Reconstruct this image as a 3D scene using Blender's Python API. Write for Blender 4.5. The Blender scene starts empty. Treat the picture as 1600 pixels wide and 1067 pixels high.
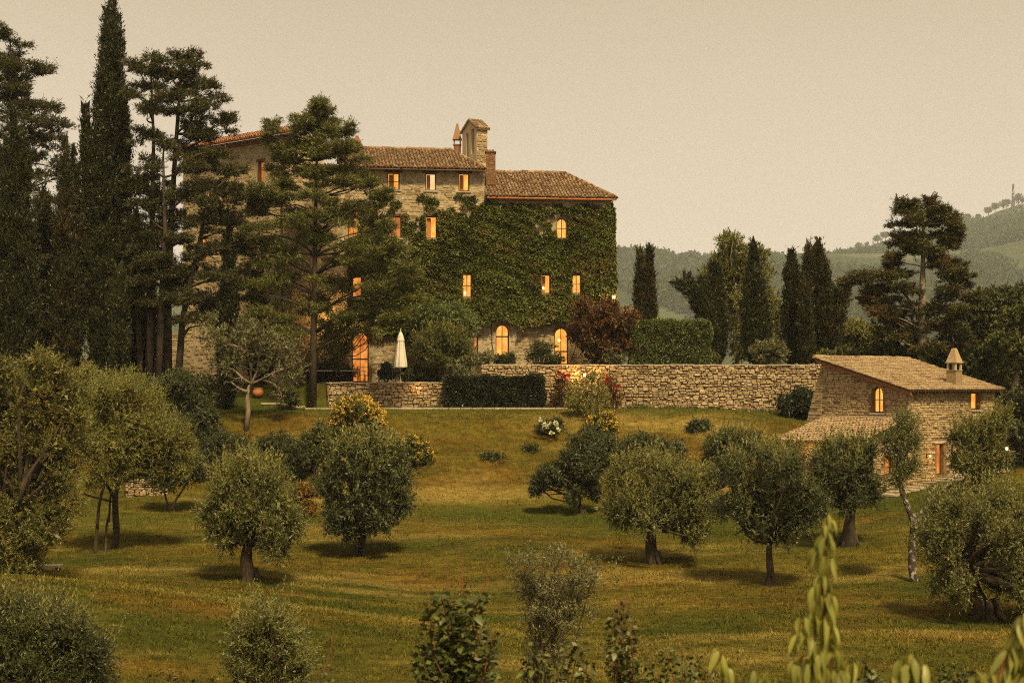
import bpy, bmesh, math, random
import numpy as np
from mathutils import Vector, Matrix

S = bpy.context.scene
COL = S.collection
R = math.radians
F = 2500.0            # focal length in photograph pixels
HORIZON = 600.0       # photograph row of the eye level

# ------------------------------------------------------------------ camera, sky, sun, exposure
cd = bpy.data.cameras.new('camera')
cam = bpy.data.objects.new('camera', cd)
COL.objects.link(cam)
cam.location = (0, 0, 0)
cam.rotation_euler = (R(90), 0, 0)
cd.sensor_width = 36
cd.lens = 36 * F / 1600
cd.shift_y = (HORIZON - 533.5) / 1600
cd.clip_start = 0.1
cd.clip_end = 12000
cd.dof.use_dof = True
cd.dof.focus_distance = 75
cd.dof.aperture_fstop = 3.5
S.camera = cam

SUN_EL, SUN_AZ = 55, 20      # sun behind the camera, to its right
w = bpy.data.worlds.new('World')
S.world = w
w.use_nodes = True
nt = w.node_tree
nt.nodes.clear()
wo = nt.nodes.new('ShaderNodeOutputWorld')
bg = nt.nodes.new('ShaderNodeBackground')
sky = nt.nodes.new('ShaderNodeTexSky')
sky.sky_type = 'NISHITA'
sky.sun_disc = False
sky.sun_elevation = R(SUN_EL)
sky.sun_rotation = R(180 - SUN_AZ)
sky.dust_density = 6
sky.air_density = 1.5
# a veil of pale evening overcast in front of the clear sky
tc = nt.nodes.new('ShaderNodeTexCoord')
sx = nt.nodes.new('ShaderNodeSeparateXYZ')
nt.links.new(tc.outputs['Generated'], sx.inputs[0])
rmp = nt.nodes.new('ShaderNodeValToRGB')
el = rmp.color_ramp.elements
el[0].position = 0.0
el[0].color = (7.15, 5.72, 4.85, 1)
el[1].position = 0.24
el[1].color = (4.65, 3.65, 2.4, 1)
e2 = el.new(0.09); e2.color = (6.45, 5.2, 4.15, 1)
e3 = el.new(1.0); e3.color = (4.4, 3.45, 2.25, 1)
nt.links.new(sx.outputs['Z'], rmp.inputs[0])
sn = nt.nodes.new('ShaderNodeTexNoise')
sn.inputs['Scale'].default_value = 3.0
sn.inputs['Detail'].default_value = 4.0
nt.links.new(tc.outputs['Generated'], sn.inputs['Vector'])
smr = nt.nodes.new('ShaderNodeMapRange')
smr.inputs['From Min'].default_value = 0.3
smr.inputs['From Max'].default_value = 0.7
smr.inputs['To Min'].default_value = 0.97
smr.inputs['To Max'].default_value = 1.03
nt.links.new(sn.outputs['Fac'], smr.inputs['Value'])
vm = nt.nodes.new('ShaderNodeVectorMath'); vm.operation = 'SCALE'
nt.links.new(rmp.outputs[0], vm.inputs[0])
nt.links.new(smr.outputs[0], vm.inputs['Scale'])
mx = nt.nodes.new('ShaderNodeMix')
mx.data_type = 'RGBA'
mx.inputs[0].default_value = 0.9
nt.links.new(sky.outputs[0], mx.inputs[6])
nt.links.new(vm.outputs[0], mx.inputs[7])
nt.links.new(mx.outputs[2], bg.inputs[0])
bg.inputs[1].default_value = 0.104
nt.links.new(bg.outputs[0], wo.inputs[0])

sl = bpy.data.lights.new('sun', 'SUN')
sl.energy = 5.0
sl.angle = R(8)
sl.color = (1.0, 0.78, 0.44)
sun = bpy.data.objects.new('sun', sl)
COL.objects.link(sun)
az, elv = R(SUN_AZ), R(SUN_EL)
to_sun = Vector((math.sin(az) * math.cos(elv), -math.cos(az) * math.cos(elv), math.sin(elv)))
sun.rotation_euler = to_sun.to_track_quat('Z', 'Y').to_euler()

vs = S.view_settings
S.display_settings.display_device = 'sRGB'
vs.view_transform = 'Standard'
vs.look = 'None'
vs.exposure = 0.4
vs.gamma = 1.0
vs.use_curve_mapping = False
S.render.engine = 'CYCLES'
cy = S.cycles
cy.max_bounces = 6
cy.diffuse_bounces = 3
cy.glossy_bounces = 2
cy.transmission_bounces = 3
cy.transparent_max_bounces = 4
cy.volume_bounces = 1
cy.use_denoising = False      # the photograph has grain of its own; a denoiser would smear the leaves
cy.filter_width = 1.1
cy.sample_clamp_indirect = 3.0
cy.sample_clamp_direct = 8.0
cy.caustics_reflective = False
cy.caustics_refractive = False

# ------------------------------------------------------------------ helpers
def P(px, py, d):
    """the point that stands d metres ahead and shows at photograph pixel px, py"""
    return Vector(((px - 800) / F * d, d, (HORIZON - py) / F * d))

def tag(o, label=None, cat=None, group=None, kind=None):
    if label: o['label'] = label
    if cat: o['category'] = cat
    if group: o['group'] = group
    if kind: o['kind'] = kind
    return o

def thing(name, label, cat, loc, group=None):
    o = bpy.data.objects.new(name, None)
    o.empty_display_size = 0.3
    COL.objects.link(o)
    o.location = loc
    return tag(o, label, cat, group)

def root_of(o):
    while o.parent: o = o.parent
    return o

def link(name, me, mat=None, parent=None):
    o = bpy.data.objects.new(name, me)
    COL.objects.link(o)
    if mat and not me.materials: me.materials.append(mat)
    if parent: o.parent = parent
    return o

def base_of(parent):
    """world location of a parent chain (all parents are unrotated)"""
    v = Vector((0, 0, 0))
    while parent:
        v += parent.location
        parent = parent.parent
    return v

def np_mesh(name, V, Fc):
    me = bpy.data.meshes.new(name)
    V = np.asarray(V, dtype=np.float32); Fc = np.asarray(Fc, dtype=np.int32)
    k = Fc.shape[1]
    me.vertices.add(len(V)); me.vertices.foreach_set('co', V.ravel())
    me.loops.add(Fc.size); me.loops.foreach_set('vertex_index', Fc.ravel())
    me.polygons.add(len(Fc)); me.polygons.foreach_set('loop_start', np.arange(0, Fc.size, k, dtype=np.int32))
    me.update(calc_edges=True)
    return me

class MB:
    """collects world-space faces and links them as one mesh object"""
    def __init__(s): s.v = []; s.f = []
    def add(s, vs, fs):
        b = len(s.v); s.v += [tuple(v) for v in vs]; s.f += [tuple(i + b for i in f) for f in fs]
    def quad(s, *p): s.add(p, [tuple(range(len(p)))])
    def box(s, c, x, y, z):
        """box round centre c with half-axis vectors x, y, z"""
        c, x, y, z = Vector(c), Vector(x), Vector(y), Vector(z)
        vs = [c + i * x + j * y + k * z for k in (-1, 1) for j in (-1, 1) for i in (-1, 1)]
        s.add(vs, [(0, 2, 3, 1), (4, 5, 7, 6), (0, 1, 5, 4), (2, 6, 7, 3), (0, 4, 6, 2), (1, 3, 7, 5)])
    def abox(s, x0, x1, y0, y1, z0, z1):
        s.box(((x0+x1)/2, (y0+y1)/2, (z0+z1)/2), ((x1-x0)/2, 0, 0), (0, (y1-y0)/2, 0), (0, 0, (z1-z0)/2))
    def tube(s, pts, rad, n=8, cap=True):
        pts = [Vector(p) for p in pts]
        if not hasattr(rad, '__len__'): rad = [rad] * len(pts)
        rings = []
        prev = None
        for i, p in enumerate(pts):
            t = (pts[min(i+1, len(pts)-1)] - pts[max(i-1, 0)]).normalized()
            if prev is None:
                a = t.orthogonal().normalized()
            else:
                a = (prev - t * prev.dot(t)).normalized()
            prev = a
            b = t.cross(a)
            rings.append([p + rad[i] * (math.cos(k*2*math.pi/n) * a + math.sin(k*2*math.pi/n) * b) for k in range(n)])
        base = len(s.v)
        for r in rings: s.v += [tuple(q) for q in r]
        for i in range(len(rings)-1):
            for k in range(n):
                s.f.append((base+i*n+k, base+i*n+(k+1) % n, base+(i+1)*n+(k+1) % n, base+(i+1)*n+k))
        if cap:
            s.f.append(tuple(base+k for k in reversed(range(n))))
            s.f.append(tuple(base+(len(rings)-1)*n+k for k in range(n)))
    def lathe(s, c, prof, n=16, fn=None):
        c = Vector(c); base = len(s.v)
        for (r, z) in prof:
            for k in range(n):
                a = 2*math.pi*k/n
                q = r * (fn(k, z) if fn else 1)
                s.v.append((c.x + q*math.cos(a), c.y + q*math.sin(a), c.z + z))
        for i in range(len(prof)-1):
            for k in range(n):
                s.f.append((base+i*n+k, base+i*n+(k+1) % n, base+(i+1)*n+(k+1) % n, base+(i+1)*n+k))
        s.f.append(tuple(base+k for k in reversed(range(n))))
        s.f.append(tuple(base+(len(prof)-1)*n+k for k in range(n)))
    def build(s, name, mat, parent=None, smooth=False):
        off = base_of(parent)
        me = bpy.data.meshes.new(name)
        me.from_pydata([(a-off.x, b-off.y, c-off.z) for a, b, c in s.v], [], s.f)
        if smooth: me.polygons.foreach_set('use_smooth', [True]*len(me.polygons))
        me.update()
        return link(name, me, mat, parent)

class Wall:
    """a vertical wall face: A is its left end, B its right end as seen from outside"""
    def __init__(s, A, B):
        A, B = Vector((A[0], A[1], 0)), Vector((B[0], B[1], 0))
        s.A = A; s.L = (B-A).length; s.u = (B-A).normalized(); s.n = Vector((s.u.y, -s.u.x, 0))
    def at(s, u, z, out=0.0):
        p = s.A + s.u*u + s.n*out
        return Vector((p.x, p.y, z))
    def uv(s, px, py):
        """wall coordinates of the photograph pixel px, py"""
        k = (px-800)/F
        u = (s.A.y*k - s.A.x)/(s.u.x - k*s.u.y)
        y = s.A.y + u*s.u.y
        return u, (HORIZON-py)/F*y

# ------------------------------------------------------------------ materials
def new_mat(name):
    m = bpy.data.materials.new(name); m.use_nodes = True
    nt = m.node_tree
    return m, nt, nt.nodes['Principled BSDF'], nt.nodes['Material Output']

def mixc(nt, fac, a, b, blend='MIX'):
    n = nt.nodes.new('ShaderNodeMix'); n.data_type = 'RGBA'; n.blend_type = blend
    for i, v in ((0, fac), (6, a), (7, b)):
        if hasattr(v, 'is_linked'): nt.links.new(v, n.inputs[i])
        elif i == 0: n.inputs[0].default_value = v
        else: n.inputs[i].default_value = (*v, 1)
    return n.outputs[2]

def noise(nt, scale, detail=4, vec=None, rough=0.55):
    n = nt.nodes.new('ShaderNodeTexNoise')
    n.inputs['Scale'].default_value = scale; n.inputs['Detail'].default_value = detail; n.inputs['Roughness'].default_value = rough
    if vec is not None: nt.links.new(vec, n.inputs['Vector'])
    return n.outputs['Fac']

def ramp(nt, fac, lo, hi):
    n = nt.nodes.new('ShaderNodeMapRange')
    n.inputs['From Min'].default_value = lo; n.inputs['From Max'].default_value = hi
    nt.links.new(fac, n.inputs['Value'])
    return n.outputs[0]

def math_(nt, op, a, b):
    n = nt.nodes.new('ShaderNodeMath'); n.operation = op
    for i, v in ((0, a), (1, b)):
        if hasattr(v, 'is_linked'): nt.links.new(v, n.inputs[i])
        else: n.inputs[i].default_value = v
    return n.outputs[0]

def pos(nt, scale=(1, 1, 1)):
    g = nt.nodes.new('ShaderNodeNewGeometry')
    m = nt.nodes.new('ShaderNodeVectorMath'); m.operation = 'MULTIPLY'
    nt.links.new(g.outputs['Position'], m.inputs[0]); m.inputs[1].default_value = scale
    return m.outputs[0]

def piece_random(nt):
    g = nt.nodes.new('ShaderNodeNewGeometry'); o = nt.nodes.new('ShaderNodeObjectInfo')
    s = math_(nt, 'ADD', g.outputs['Random Per Island'], o.outputs['Random'])
    return math_(nt, 'FRACT', s, 0)

def bump(nt, bsdf, h, strength=0.5, dist=0.05):
    b = nt.nodes.new('ShaderNodeBump'); b.inputs['Strength'].default_value = strength; b.inputs['Distance'].default_value = dist
    nt.links.new(h, b.inputs['Height']); nt.links.new(b.outputs[0], bsdf.inputs['Normal'])

def leaf_mat(name, dark, light, patch=None, patch_amt=0.5, transl=0.14, rough=0.45, scale=1.1):
    dark = (dark[0]*0.30, dark[1]*0.34, dark[2]*0.28); light = (light[0]*1.22, light[1]*1.28, light[2]*0.98)
    patch = patch and tuple(v*0.75 for v in patch)
    m, nt, b, out = new_mat(name)
    r = piece_random(nt)
    n1 = ramp(nt, noise(nt, scale, 3, pos(nt)), 0.3, 0.7)
    f = math_(nt, 'ADD', math_(nt, 'MULTIPLY', math_(nt, 'POWER', r, 1.6), 0.6), math_(nt, 'MULTIPLY', n1, 0.4))
    c = mixc(nt, f, dark, light)
    if patch:
        n2 = ramp(nt, noise(nt, scale*0.8, 2, pos(nt, (1.1, 0.9, 1.3))), 0.5, 0.66)
        c = mixc(nt, math_(nt, 'MULTIPLY', n2, patch_amt), c, patch)
    nt.links.new(c, b.inputs['Base Color'])
    b.inputs['Roughness'].default_value = rough
    b.inputs['Specular IOR Level'].default_value = 0.32 if rough < 0.9 else 0.0
    tr = nt.nodes.new('ShaderNodeBsdfTranslucent')
    nt.links.new(mixc(nt, 1.0, c, (1.0, 0.95, 0.5), 'MULTIPLY'), tr.inputs[0])
    ms = nt.nodes.new('ShaderNodeMixShader'); ms.inputs[0].default_value = transl
    nt.links.new(b.outputs[0], ms.inputs[1]); nt.links.new(tr.outputs[0], ms.inputs[2])
    nt.links.new(ms.outputs[0], out.inputs[0])
    return m

def stone_mat(name, cols, island=True, rough=0.9, bumps=0.6, grain=9, lichen=None):
    m, nt, b, out = new_mat(name)
    rp = nt.nodes.new('ShaderNodeValToRGB')
    rp.color_ramp.interpolation = 'LINEAR'
    e = rp.color_ramp.elements
    for i in range(len(cols)-2): e.new(0.5)
    for i, cc in enumerate(cols):
        e[i].position = i/(len(cols)-1); e[i].color = (*(v*1.0 for v in cc), 1)
    nt.links.new(piece_random(nt) if island else ramp(nt, noise(nt, 2.5, 6, pos(nt)), 0.3, 0.7), rp.inputs[0])
    g = ramp(nt, noise(nt, grain, 6, pos(nt), 0.65), 0.28, 0.72)
    c = mixc(nt, g, mixc(nt, 1.0, rp.outputs[0], (0.45, 0.41, 0.36), 'MULTIPLY'), rp.outputs[0])
    st = ramp(nt, noise(nt, 0.5, 5, pos(nt)), 0.42, 0.7)
    c = mixc(nt, math_(nt, 'MULTIPLY', st, 0.5), c, lichen or (0.16, 0.12, 0.06))
    nt.links.new(c, b.inputs['Base Color'])
    b.inputs['Roughness'].default_value = rough
    b.inputs['Specular IOR Level'].default_value = 0.2
    bump(nt, b, noise(nt, grain*2.2, 6, pos(nt), 0.7), bumps, 0.04)
    return m

def plain_mat(name, col, rough=0.7, var=0.25, scale=6, metal=0.0, bumps=0.2, stretch=(1, 1, 1)):
    m, nt, b, out = new_mat(name)
    n = ramp(nt, noise(nt, scale, 5, pos(nt, stretch), 0.6), 0.3, 0.7)
    c = mixc(nt, n, tuple(x*(1-var) for x in col), tuple(min(1, x*(1+var)) for x in col))
    nt.links.new(c, b.inputs['Base Color'])
    b.inputs['Roughness'].default_value = rough; b.inputs['Metallic'].default_value = metal
    b.inputs['Specular IOR Level'].default_value = 0.3
    bump(nt, b, noise(nt, scale*3, 5, pos(nt, stretch)), bumps, 0.02)
    return m

def glow_mat(name, a, b_, strength, scale=1.2):
    strength *= 0.95
    """a lit room seen through glass: emission that varies as curtains and walls inside do"""
    m, nt, b, out = new_mat(name)
    n = ramp(nt, noise(nt, scale*1.6, 4, pos(nt, (1.8, 1.8, 0.9))), 0.38, 0.62)
    c = mixc(nt, n, a, b_)
    b.inputs['Base Color'].default_value = (0.02, 0.02, 0.02, 1)
    b.inputs['Roughness'].default_value = 0.15
    nt.links.new(c, b.inputs['Emission Color']); b.inputs['Emission Strength'].default_value = strength
    return m

M = {}
M['stone'] = stone_mat('rubble_stone', [(0.34, 0.23, 0.10), (0.56, 0.43, 0.24), (0.46, 0.35, 0.19), (0.66, 0.53, 0.33), (0.28, 0.17, 0.07), (0.58, 0.46, 0.27), (0.50, 0.36, 0.20)])
M['mortar'] = stone_mat('wall_mortar', [(0.10, 0.07, 0.035), (0.14, 0.10, 0.055), (0.08, 0.055, 0.03)], island=False)
M['gap'] = stone_mat('wall_gap_earth', [(0.12, 0.085, 0.05), (0.18, 0.13, 0.075), (0.10, 0.07, 0.04)], island=False)
M['manor_stone'] = stone_mat('manor_stone', [(0.52, 0.42, 0.24), (0.62, 0.51, 0.32), (0.32, 0.21, 0.10), (0.66, 0.54, 0.35), (0.54, 0.44, 0.26), (0.25, 0.155, 0.075)], grain=7)
M['manor_mortar'] = stone_mat('manor_mortar', [(0.52, 0.43, 0.26), (0.60, 0.50, 0.32), (0.40, 0.31, 0.175)], island=False)
M['wing_stone'] = stone_mat('wing_stone', [(0.60, 0.47, 0.25), (0.68, 0.55, 0.32), (0.44, 0.31, 0.15), (0.70, 0.56, 0.33)], grain=6)
M['wing_mortar'] = stone_mat('wing_mortar', [(0.64, 0.52, 0.30), (0.70, 0.57, 0.34), (0.52, 0.40, 0.21)], island=False)
M['house_stone'] = stone_mat('house_stone', [(0.54, 0.41, 0.22), (0.64, 0.49, 0.28), (0.44, 0.32, 0.16), (0.58, 0.44, 0.24), (0.34, 0.235, 0.115)], grain=8)
M['house_mortar'] = stone_mat('house_mortar', [(0.20, 0.14, 0.07), (0.27, 0.19, 0.095), (0.16, 0.11, 0.055)], island=False)
M['coping'] = stone_mat('coping_stone', [(0.55, 0.46, 0.33), (0.62, 0.53, 0.39), (0.48, 0.40, 0.28)])
M['tile'] = stone_mat('clay_roof_tile', [(0.40, 0.26, 0.14), (0.22, 0.12, 0.06), (0.48, 0.35, 0.21), (0.14, 0.085, 0.045), (0.36, 0.20, 0.10), (0.50, 0.38, 0.24)], grain=12)
M['tile_pale'] = stone_mat('pale_roof_tile', [(0.42, 0.31, 0.18), (0.30, 0.20, 0.10), (0.48, 0.37, 0.22), (0.22, 0.14, 0.07), (0.44, 0.33, 0.19)], grain=12, lichen=(0.36, 0.28, 0.16))
M['tile_red'] = stone_mat('red_roof_tile', [(0.36, 0.15, 0.06), (0.26, 0.10, 0.04), (0.42, 0.20, 0.09)], grain=10)
M['roof_base'] = plain_mat('roof_boards', (0.10, 0.06, 0.03), 0.9)
M['red_eave'] = plain_mat('red_eave_brick', (0.34, 0.13, 0.05), 0.9)
M['brick'] = stone_mat('chimney_brick', [(0.36, 0.17, 0.08), (0.28, 0.13, 0.06), (0.42, 0.24, 0.13)], grain=10)
M['plaster'] = plain_mat('pale_plaster', (0.46, 0.37, 0.23), 0.9, 0.12, 2.0)
M['frame'] = plain_mat('dark_wood', (0.075, 0.035, 0.015), 0.6)
M['door_wood'] = plain_mat('warm_wood', (0.28, 0.10, 0.025), 0.5, stretch=(6, 6, 1))
M['bark'] = plain_mat('bark', (0.060, 0.042, 0.024), 0.95, 0.55, 5, bumps=1.0, stretch=(3, 3, 0.8))
M['bark_dark'] = plain_mat('dark_bark', (0.05, 0.036, 0.022), 0.95, 0.5, 5, bumps=1.0, stretch=(3, 3, 0.8))
M['bark_pale'] = plain_mat('pale_bark', (0.20, 0.155, 0.10), 0.95, 0.5, 4, bumps=1.0, stretch=(3, 3, 0.8))
M['iron'] = plain_mat('dark_iron', (0.03, 0.025, 0.02), 0.5, metal=0.6)
M['cloth'] = plain_mat('parasol_cloth', (0.62, 0.58, 0.47), 0.9, 0.08, 3)
M['white_metal'] = plain_mat('white_paint', (0.62, 0.58, 0.48), 0.5, 0.08)
M['terracotta'] = plain_mat('terracotta', (0.40, 0.15, 0.055), 0.8, 0.2)
M['glow'] = glow_mat('lit_room', (0.85, 0.27, 0.022), (1.0, 0.50, 0.09), 0.98)
M['glow_deep'] = glow_mat('lit_room_deep', (0.60, 0.13, 0.012), (1.0, 0.36, 0.05), 0.75)
M['glow_red'] = glow_mat('lit_room_red', (0.55, 0.10, 0.015), (0.9, 0.28, 0.04), 0.6)
M['glow_pale'] = glow_mat('lit_room_pale', (1.0, 0.5, 0.17), (1.0, 0.72, 0.40), 0.95)
M['bulb'] = glow_mat('lamp_bulb', (1.0, 0.50, 0.12), (1.0, 0.60, 0.20), 7)
M['curtain'] = plain_mat('curtain_cloth', (0.50, 0.22, 0.08), 0.9, 0.2, 8, stretch=(8, 8, 0.5))

# birch-like trunk: pale flakes on dark bark
def patchy_bark():
    m, nt, b, out = new_mat('patchy_bark')
    n = ramp(nt, noise(nt, 6.0, 4, pos(nt, (1, 1, 0.8)), 0.7), 0.53, 0.58)
    nt.links.new(mixc(nt, n, (0.035, 0.027, 0.018), (0.30, 0.26, 0.20)), b.inputs['Base Color'])
    b.inputs['Roughness'].default_value = 0.95
    bump(nt, b, noise(nt, 14, 5, pos(nt)), 0.8, 0.03)
    return m
M['bark_patchy'] = patchy_bark()

# leaves
M['olive'] = leaf_mat('olive_leaf', (0.052, 0.056, 0.018), (0.20, 0.19, 0.070), None)
M['olive_pale'] = leaf_mat('pale_olive_leaf', (0.20, 0.185, 0.055), (0.25, 0.22, 0.075))
M['olive_dark'] = leaf_mat('dark_olive_leaf', (0.034, 0.040, 0.017), (0.105, 0.110, 0.050))
M['broad_dark'] = leaf_mat('dark_broad_leaf', (0.028, 0.035, 0.014), (0.088, 0.094, 0.042))
M['tamarisk'] = leaf_mat('yellow_green_leaf', (0.105, 0.100, 0.021), (0.27, 0.25, 0.075), (0.19, 0.13, 0.02), 0.35)
M['mixed_left'] = leaf_mat('mixed_yellow_leaf', (0.062, 0.060, 0.015), (0.22, 0.20, 0.06), (0.13, 0.07, 0.013), 0.45)
M['cypress'] = leaf_mat('cypress_needle', (0.019, 0.023, 0.009), (0.058, 0.058, 0.021), None, transl=0.15)
M['cypress_warm'] = leaf_mat('warm_cypress_needle', (0.021, 0.024, 0.009), (0.064, 0.060, 0.022), (0.11, 0.055, 0.016), 0.6, transl=0.15, scale=0.6)
M['cedar'] = leaf_mat('cedar_needle', (0.030, 0.032, 0.012), (0.100, 0.092, 0.034), (0.10, 0.065, 0.018), 0.5, transl=0.2)
M['cedar_green'] = leaf_mat('green_cedar_needle', (0.060, 0.066, 0.019), (0.20, 0.19, 0.058), transl=0.2)
M['pine_brown'] = leaf_mat('browning_pine_needle', (0.034, 0.036, 0.011), (0.105, 0.095, 0.030), (0.18, 0.075, 0.018), 0.5, transl=0.2, scale=0.5)
M['ivy'] = leaf_mat('ivy_leaf', (0.045, 0.054, 0.010), (0.175, 0.185, 0.045), (0.21, 0.165, 0.045), 0.6, transl=0.2, rough=0.45, scale=0.55)
M['hedge'] = leaf_mat('hedge_leaf', (0.055, 0.072, 0.026), (0.19, 0.215, 0.09), transl=0.15, rough=0.4)
M['hedge_dark'] = leaf_mat('dark_hedge_leaf', (0.013, 0.018, 0.009), (0.052, 0.060, 0.034), transl=0.1, rough=0.4)
M['red_leaf'] = leaf_mat('red_brown_leaf', (0.050, 0.026, 0.010), (0.15, 0.060, 0.018), (0.045, 0.045, 0.014), 0.6)
M['orange_leaf'] = leaf_mat('orange_leaf', (0.17, 0.085, 0.018), (0.32, 0.17, 0.035))
M['grey_leaf'] = leaf_mat('grey_green_leaf', (0.10, 0.095, 0.045), (0.22, 0.20, 0.11))
M['poplar'] = leaf_mat('poplar_leaf', (0.105, 0.100, 0.028), (0.24, 0.215, 0.065))
M['oak'] = leaf_mat('oak_leaf', (0.030, 0.040, 0.013), (0.105, 0.110, 0.036))
M['oak_bright'] = leaf_mat('bright_oak_leaf', (0.060, 0.068, 0.018), (0.16, 0.155, 0.050))
M['yellow_flower'] = leaf_mat('yellow_petal', (1.0, 0.6, 0.05), (0.85, 0.52, 0.10), transl=0.3)
M['white_flower'] = leaf_mat('white_petal', (1.3, 1.2, 0.95), (0.8, 0.75, 0.62), transl=0.3)
M['red_flower'] = leaf_mat('red_petal', (0.55, 0.02, 0.02), (0.42, 0.03, 0.025), transl=0.2)
M['bramble'] = leaf_mat('bramble_leaf', (0.035, 0.050, 0.012), (0.12, 0.135, 0.035), (0.20, 0.14, 0.03), 0.3, scale=1.5)
M['droop_leaf'] = leaf_mat('drooping_leaf', (0.42, 0.40, 0.10), (0.34, 0.31, 0.085), transl=0.35, rough=0.4, scale=4)
M['red_stem'] = plain_mat('red_stem', (0.16, 0.05, 0.025), 0.6)
M['far_leaf'] = leaf_mat('far_wood_leaf', (0.050, 0.062, 0.030), (0.080, 0.092, 0.042), scale=0.02, rough=1.0)
# ------------------------------------------------------------------ terrain
def smooth(a, b, x):
    t = np.clip((x-a)/(b-a), 0, 1)
    return t*t*(3-2*t)

PA = np.array([(-80, -1.2), (0, -2.0), (8, -3.1), (15, -4.7), (22, -6.1), (30, -7.05), (38, -7.38), (50, -7.38), (60, -7.12), (70, -6.75), (78, -6.3),
               (81, -5.95), (83.5, -5.2), (86.5, -3.75), (89, -2.3), (90.3, -1.72), (91.5, -1.52), (94.9, -1.42)])
PB = np.array([(-80, -1.2), (0, -2.0), (8, -3.1), (15, -4.7), (22, -6.1), (30, -7.05), (38, -7.38), (50, -7.30), (58, -6.95), (66, -6.5), (74, -5.35),
               (79, -4.9), (83, -4.3), (87, -3.3), (91, -2.25), (93, -1.9), (94.9, -1.85)])
WALL_D = 95.3
def terrain(x, d):
    x = np.asarray(x, dtype=float); d = np.asarray(d, dtype=float)
    a = np.interp(d, PA[:, 0], PA[:, 1]); b = np.interp(d, PB[:, 0], PB[:, 1])
    t = smooth(10.5, 19, x)
    z = a*(1-t) + b*t
    # rolling of the field
    z = z + 1.65*np.exp(-(((x+15+0.30*(d-47))/9)**2 + ((d-47)/8)**2)) - 0.45*np.exp(-(((x+2)/8)**2 + ((d-57)/7)**2))
    z = z + 0.10*np.sin(x*0.45+d*0.21)*smooth(20, 40, d)*(1-smooth(80, 90, d)) + 0.06*np.sin(x*1.1-d*0.6)*smooth(78, 84, d)*(1-smooth(89, 92, d))
    # terraces behind the retaining walls
    lev = np.where(x < -1.85, 0.06, 1.12)
    lev = lev*(1-smooth(17.5, 22, x)) + (-0.9)*smooth(17.5, 22, x)
    wf = np.where(x < -1.82, 94.2+(x+10.8)/8.97*0.7, 95.2-(x+1.82)/20.4*0.9)
    st_sharp = smooth(wf+0.2, wf+0.5, d)
    st_soft = smooth(91.5, 97.5, d)
    left = 1-smooth(-13.2, -11.9, x)
    right = smooth(17.0, 19.0, x)
    soft = np.clip(left+right, 0, 1)
    st = st_sharp*(1-soft) + st_soft*soft
    z = z*(1-st) + lev*st
    # far side: the land falls away to the valley
    z = z - 46*smooth(116, 330, d) + 0
    return z

def gz(x, d): return float(terrain(x, d))
def hit(px, py, d0=20, d1=99):
    """where the ray of a photograph pixel meets the ground"""
    ds = np.linspace(d0, d1, 1600)
    zr = (HORIZON-py)/F*ds; zt = terrain((px-800)/F*ds, ds)
    i = np.argmax(zt >= zr)
    d = ds[i] if zt[i] >= zr[i] else d1
    return Vector(((px-800)/F*d, d, gz((px-800)/F*d, d)))

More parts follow.
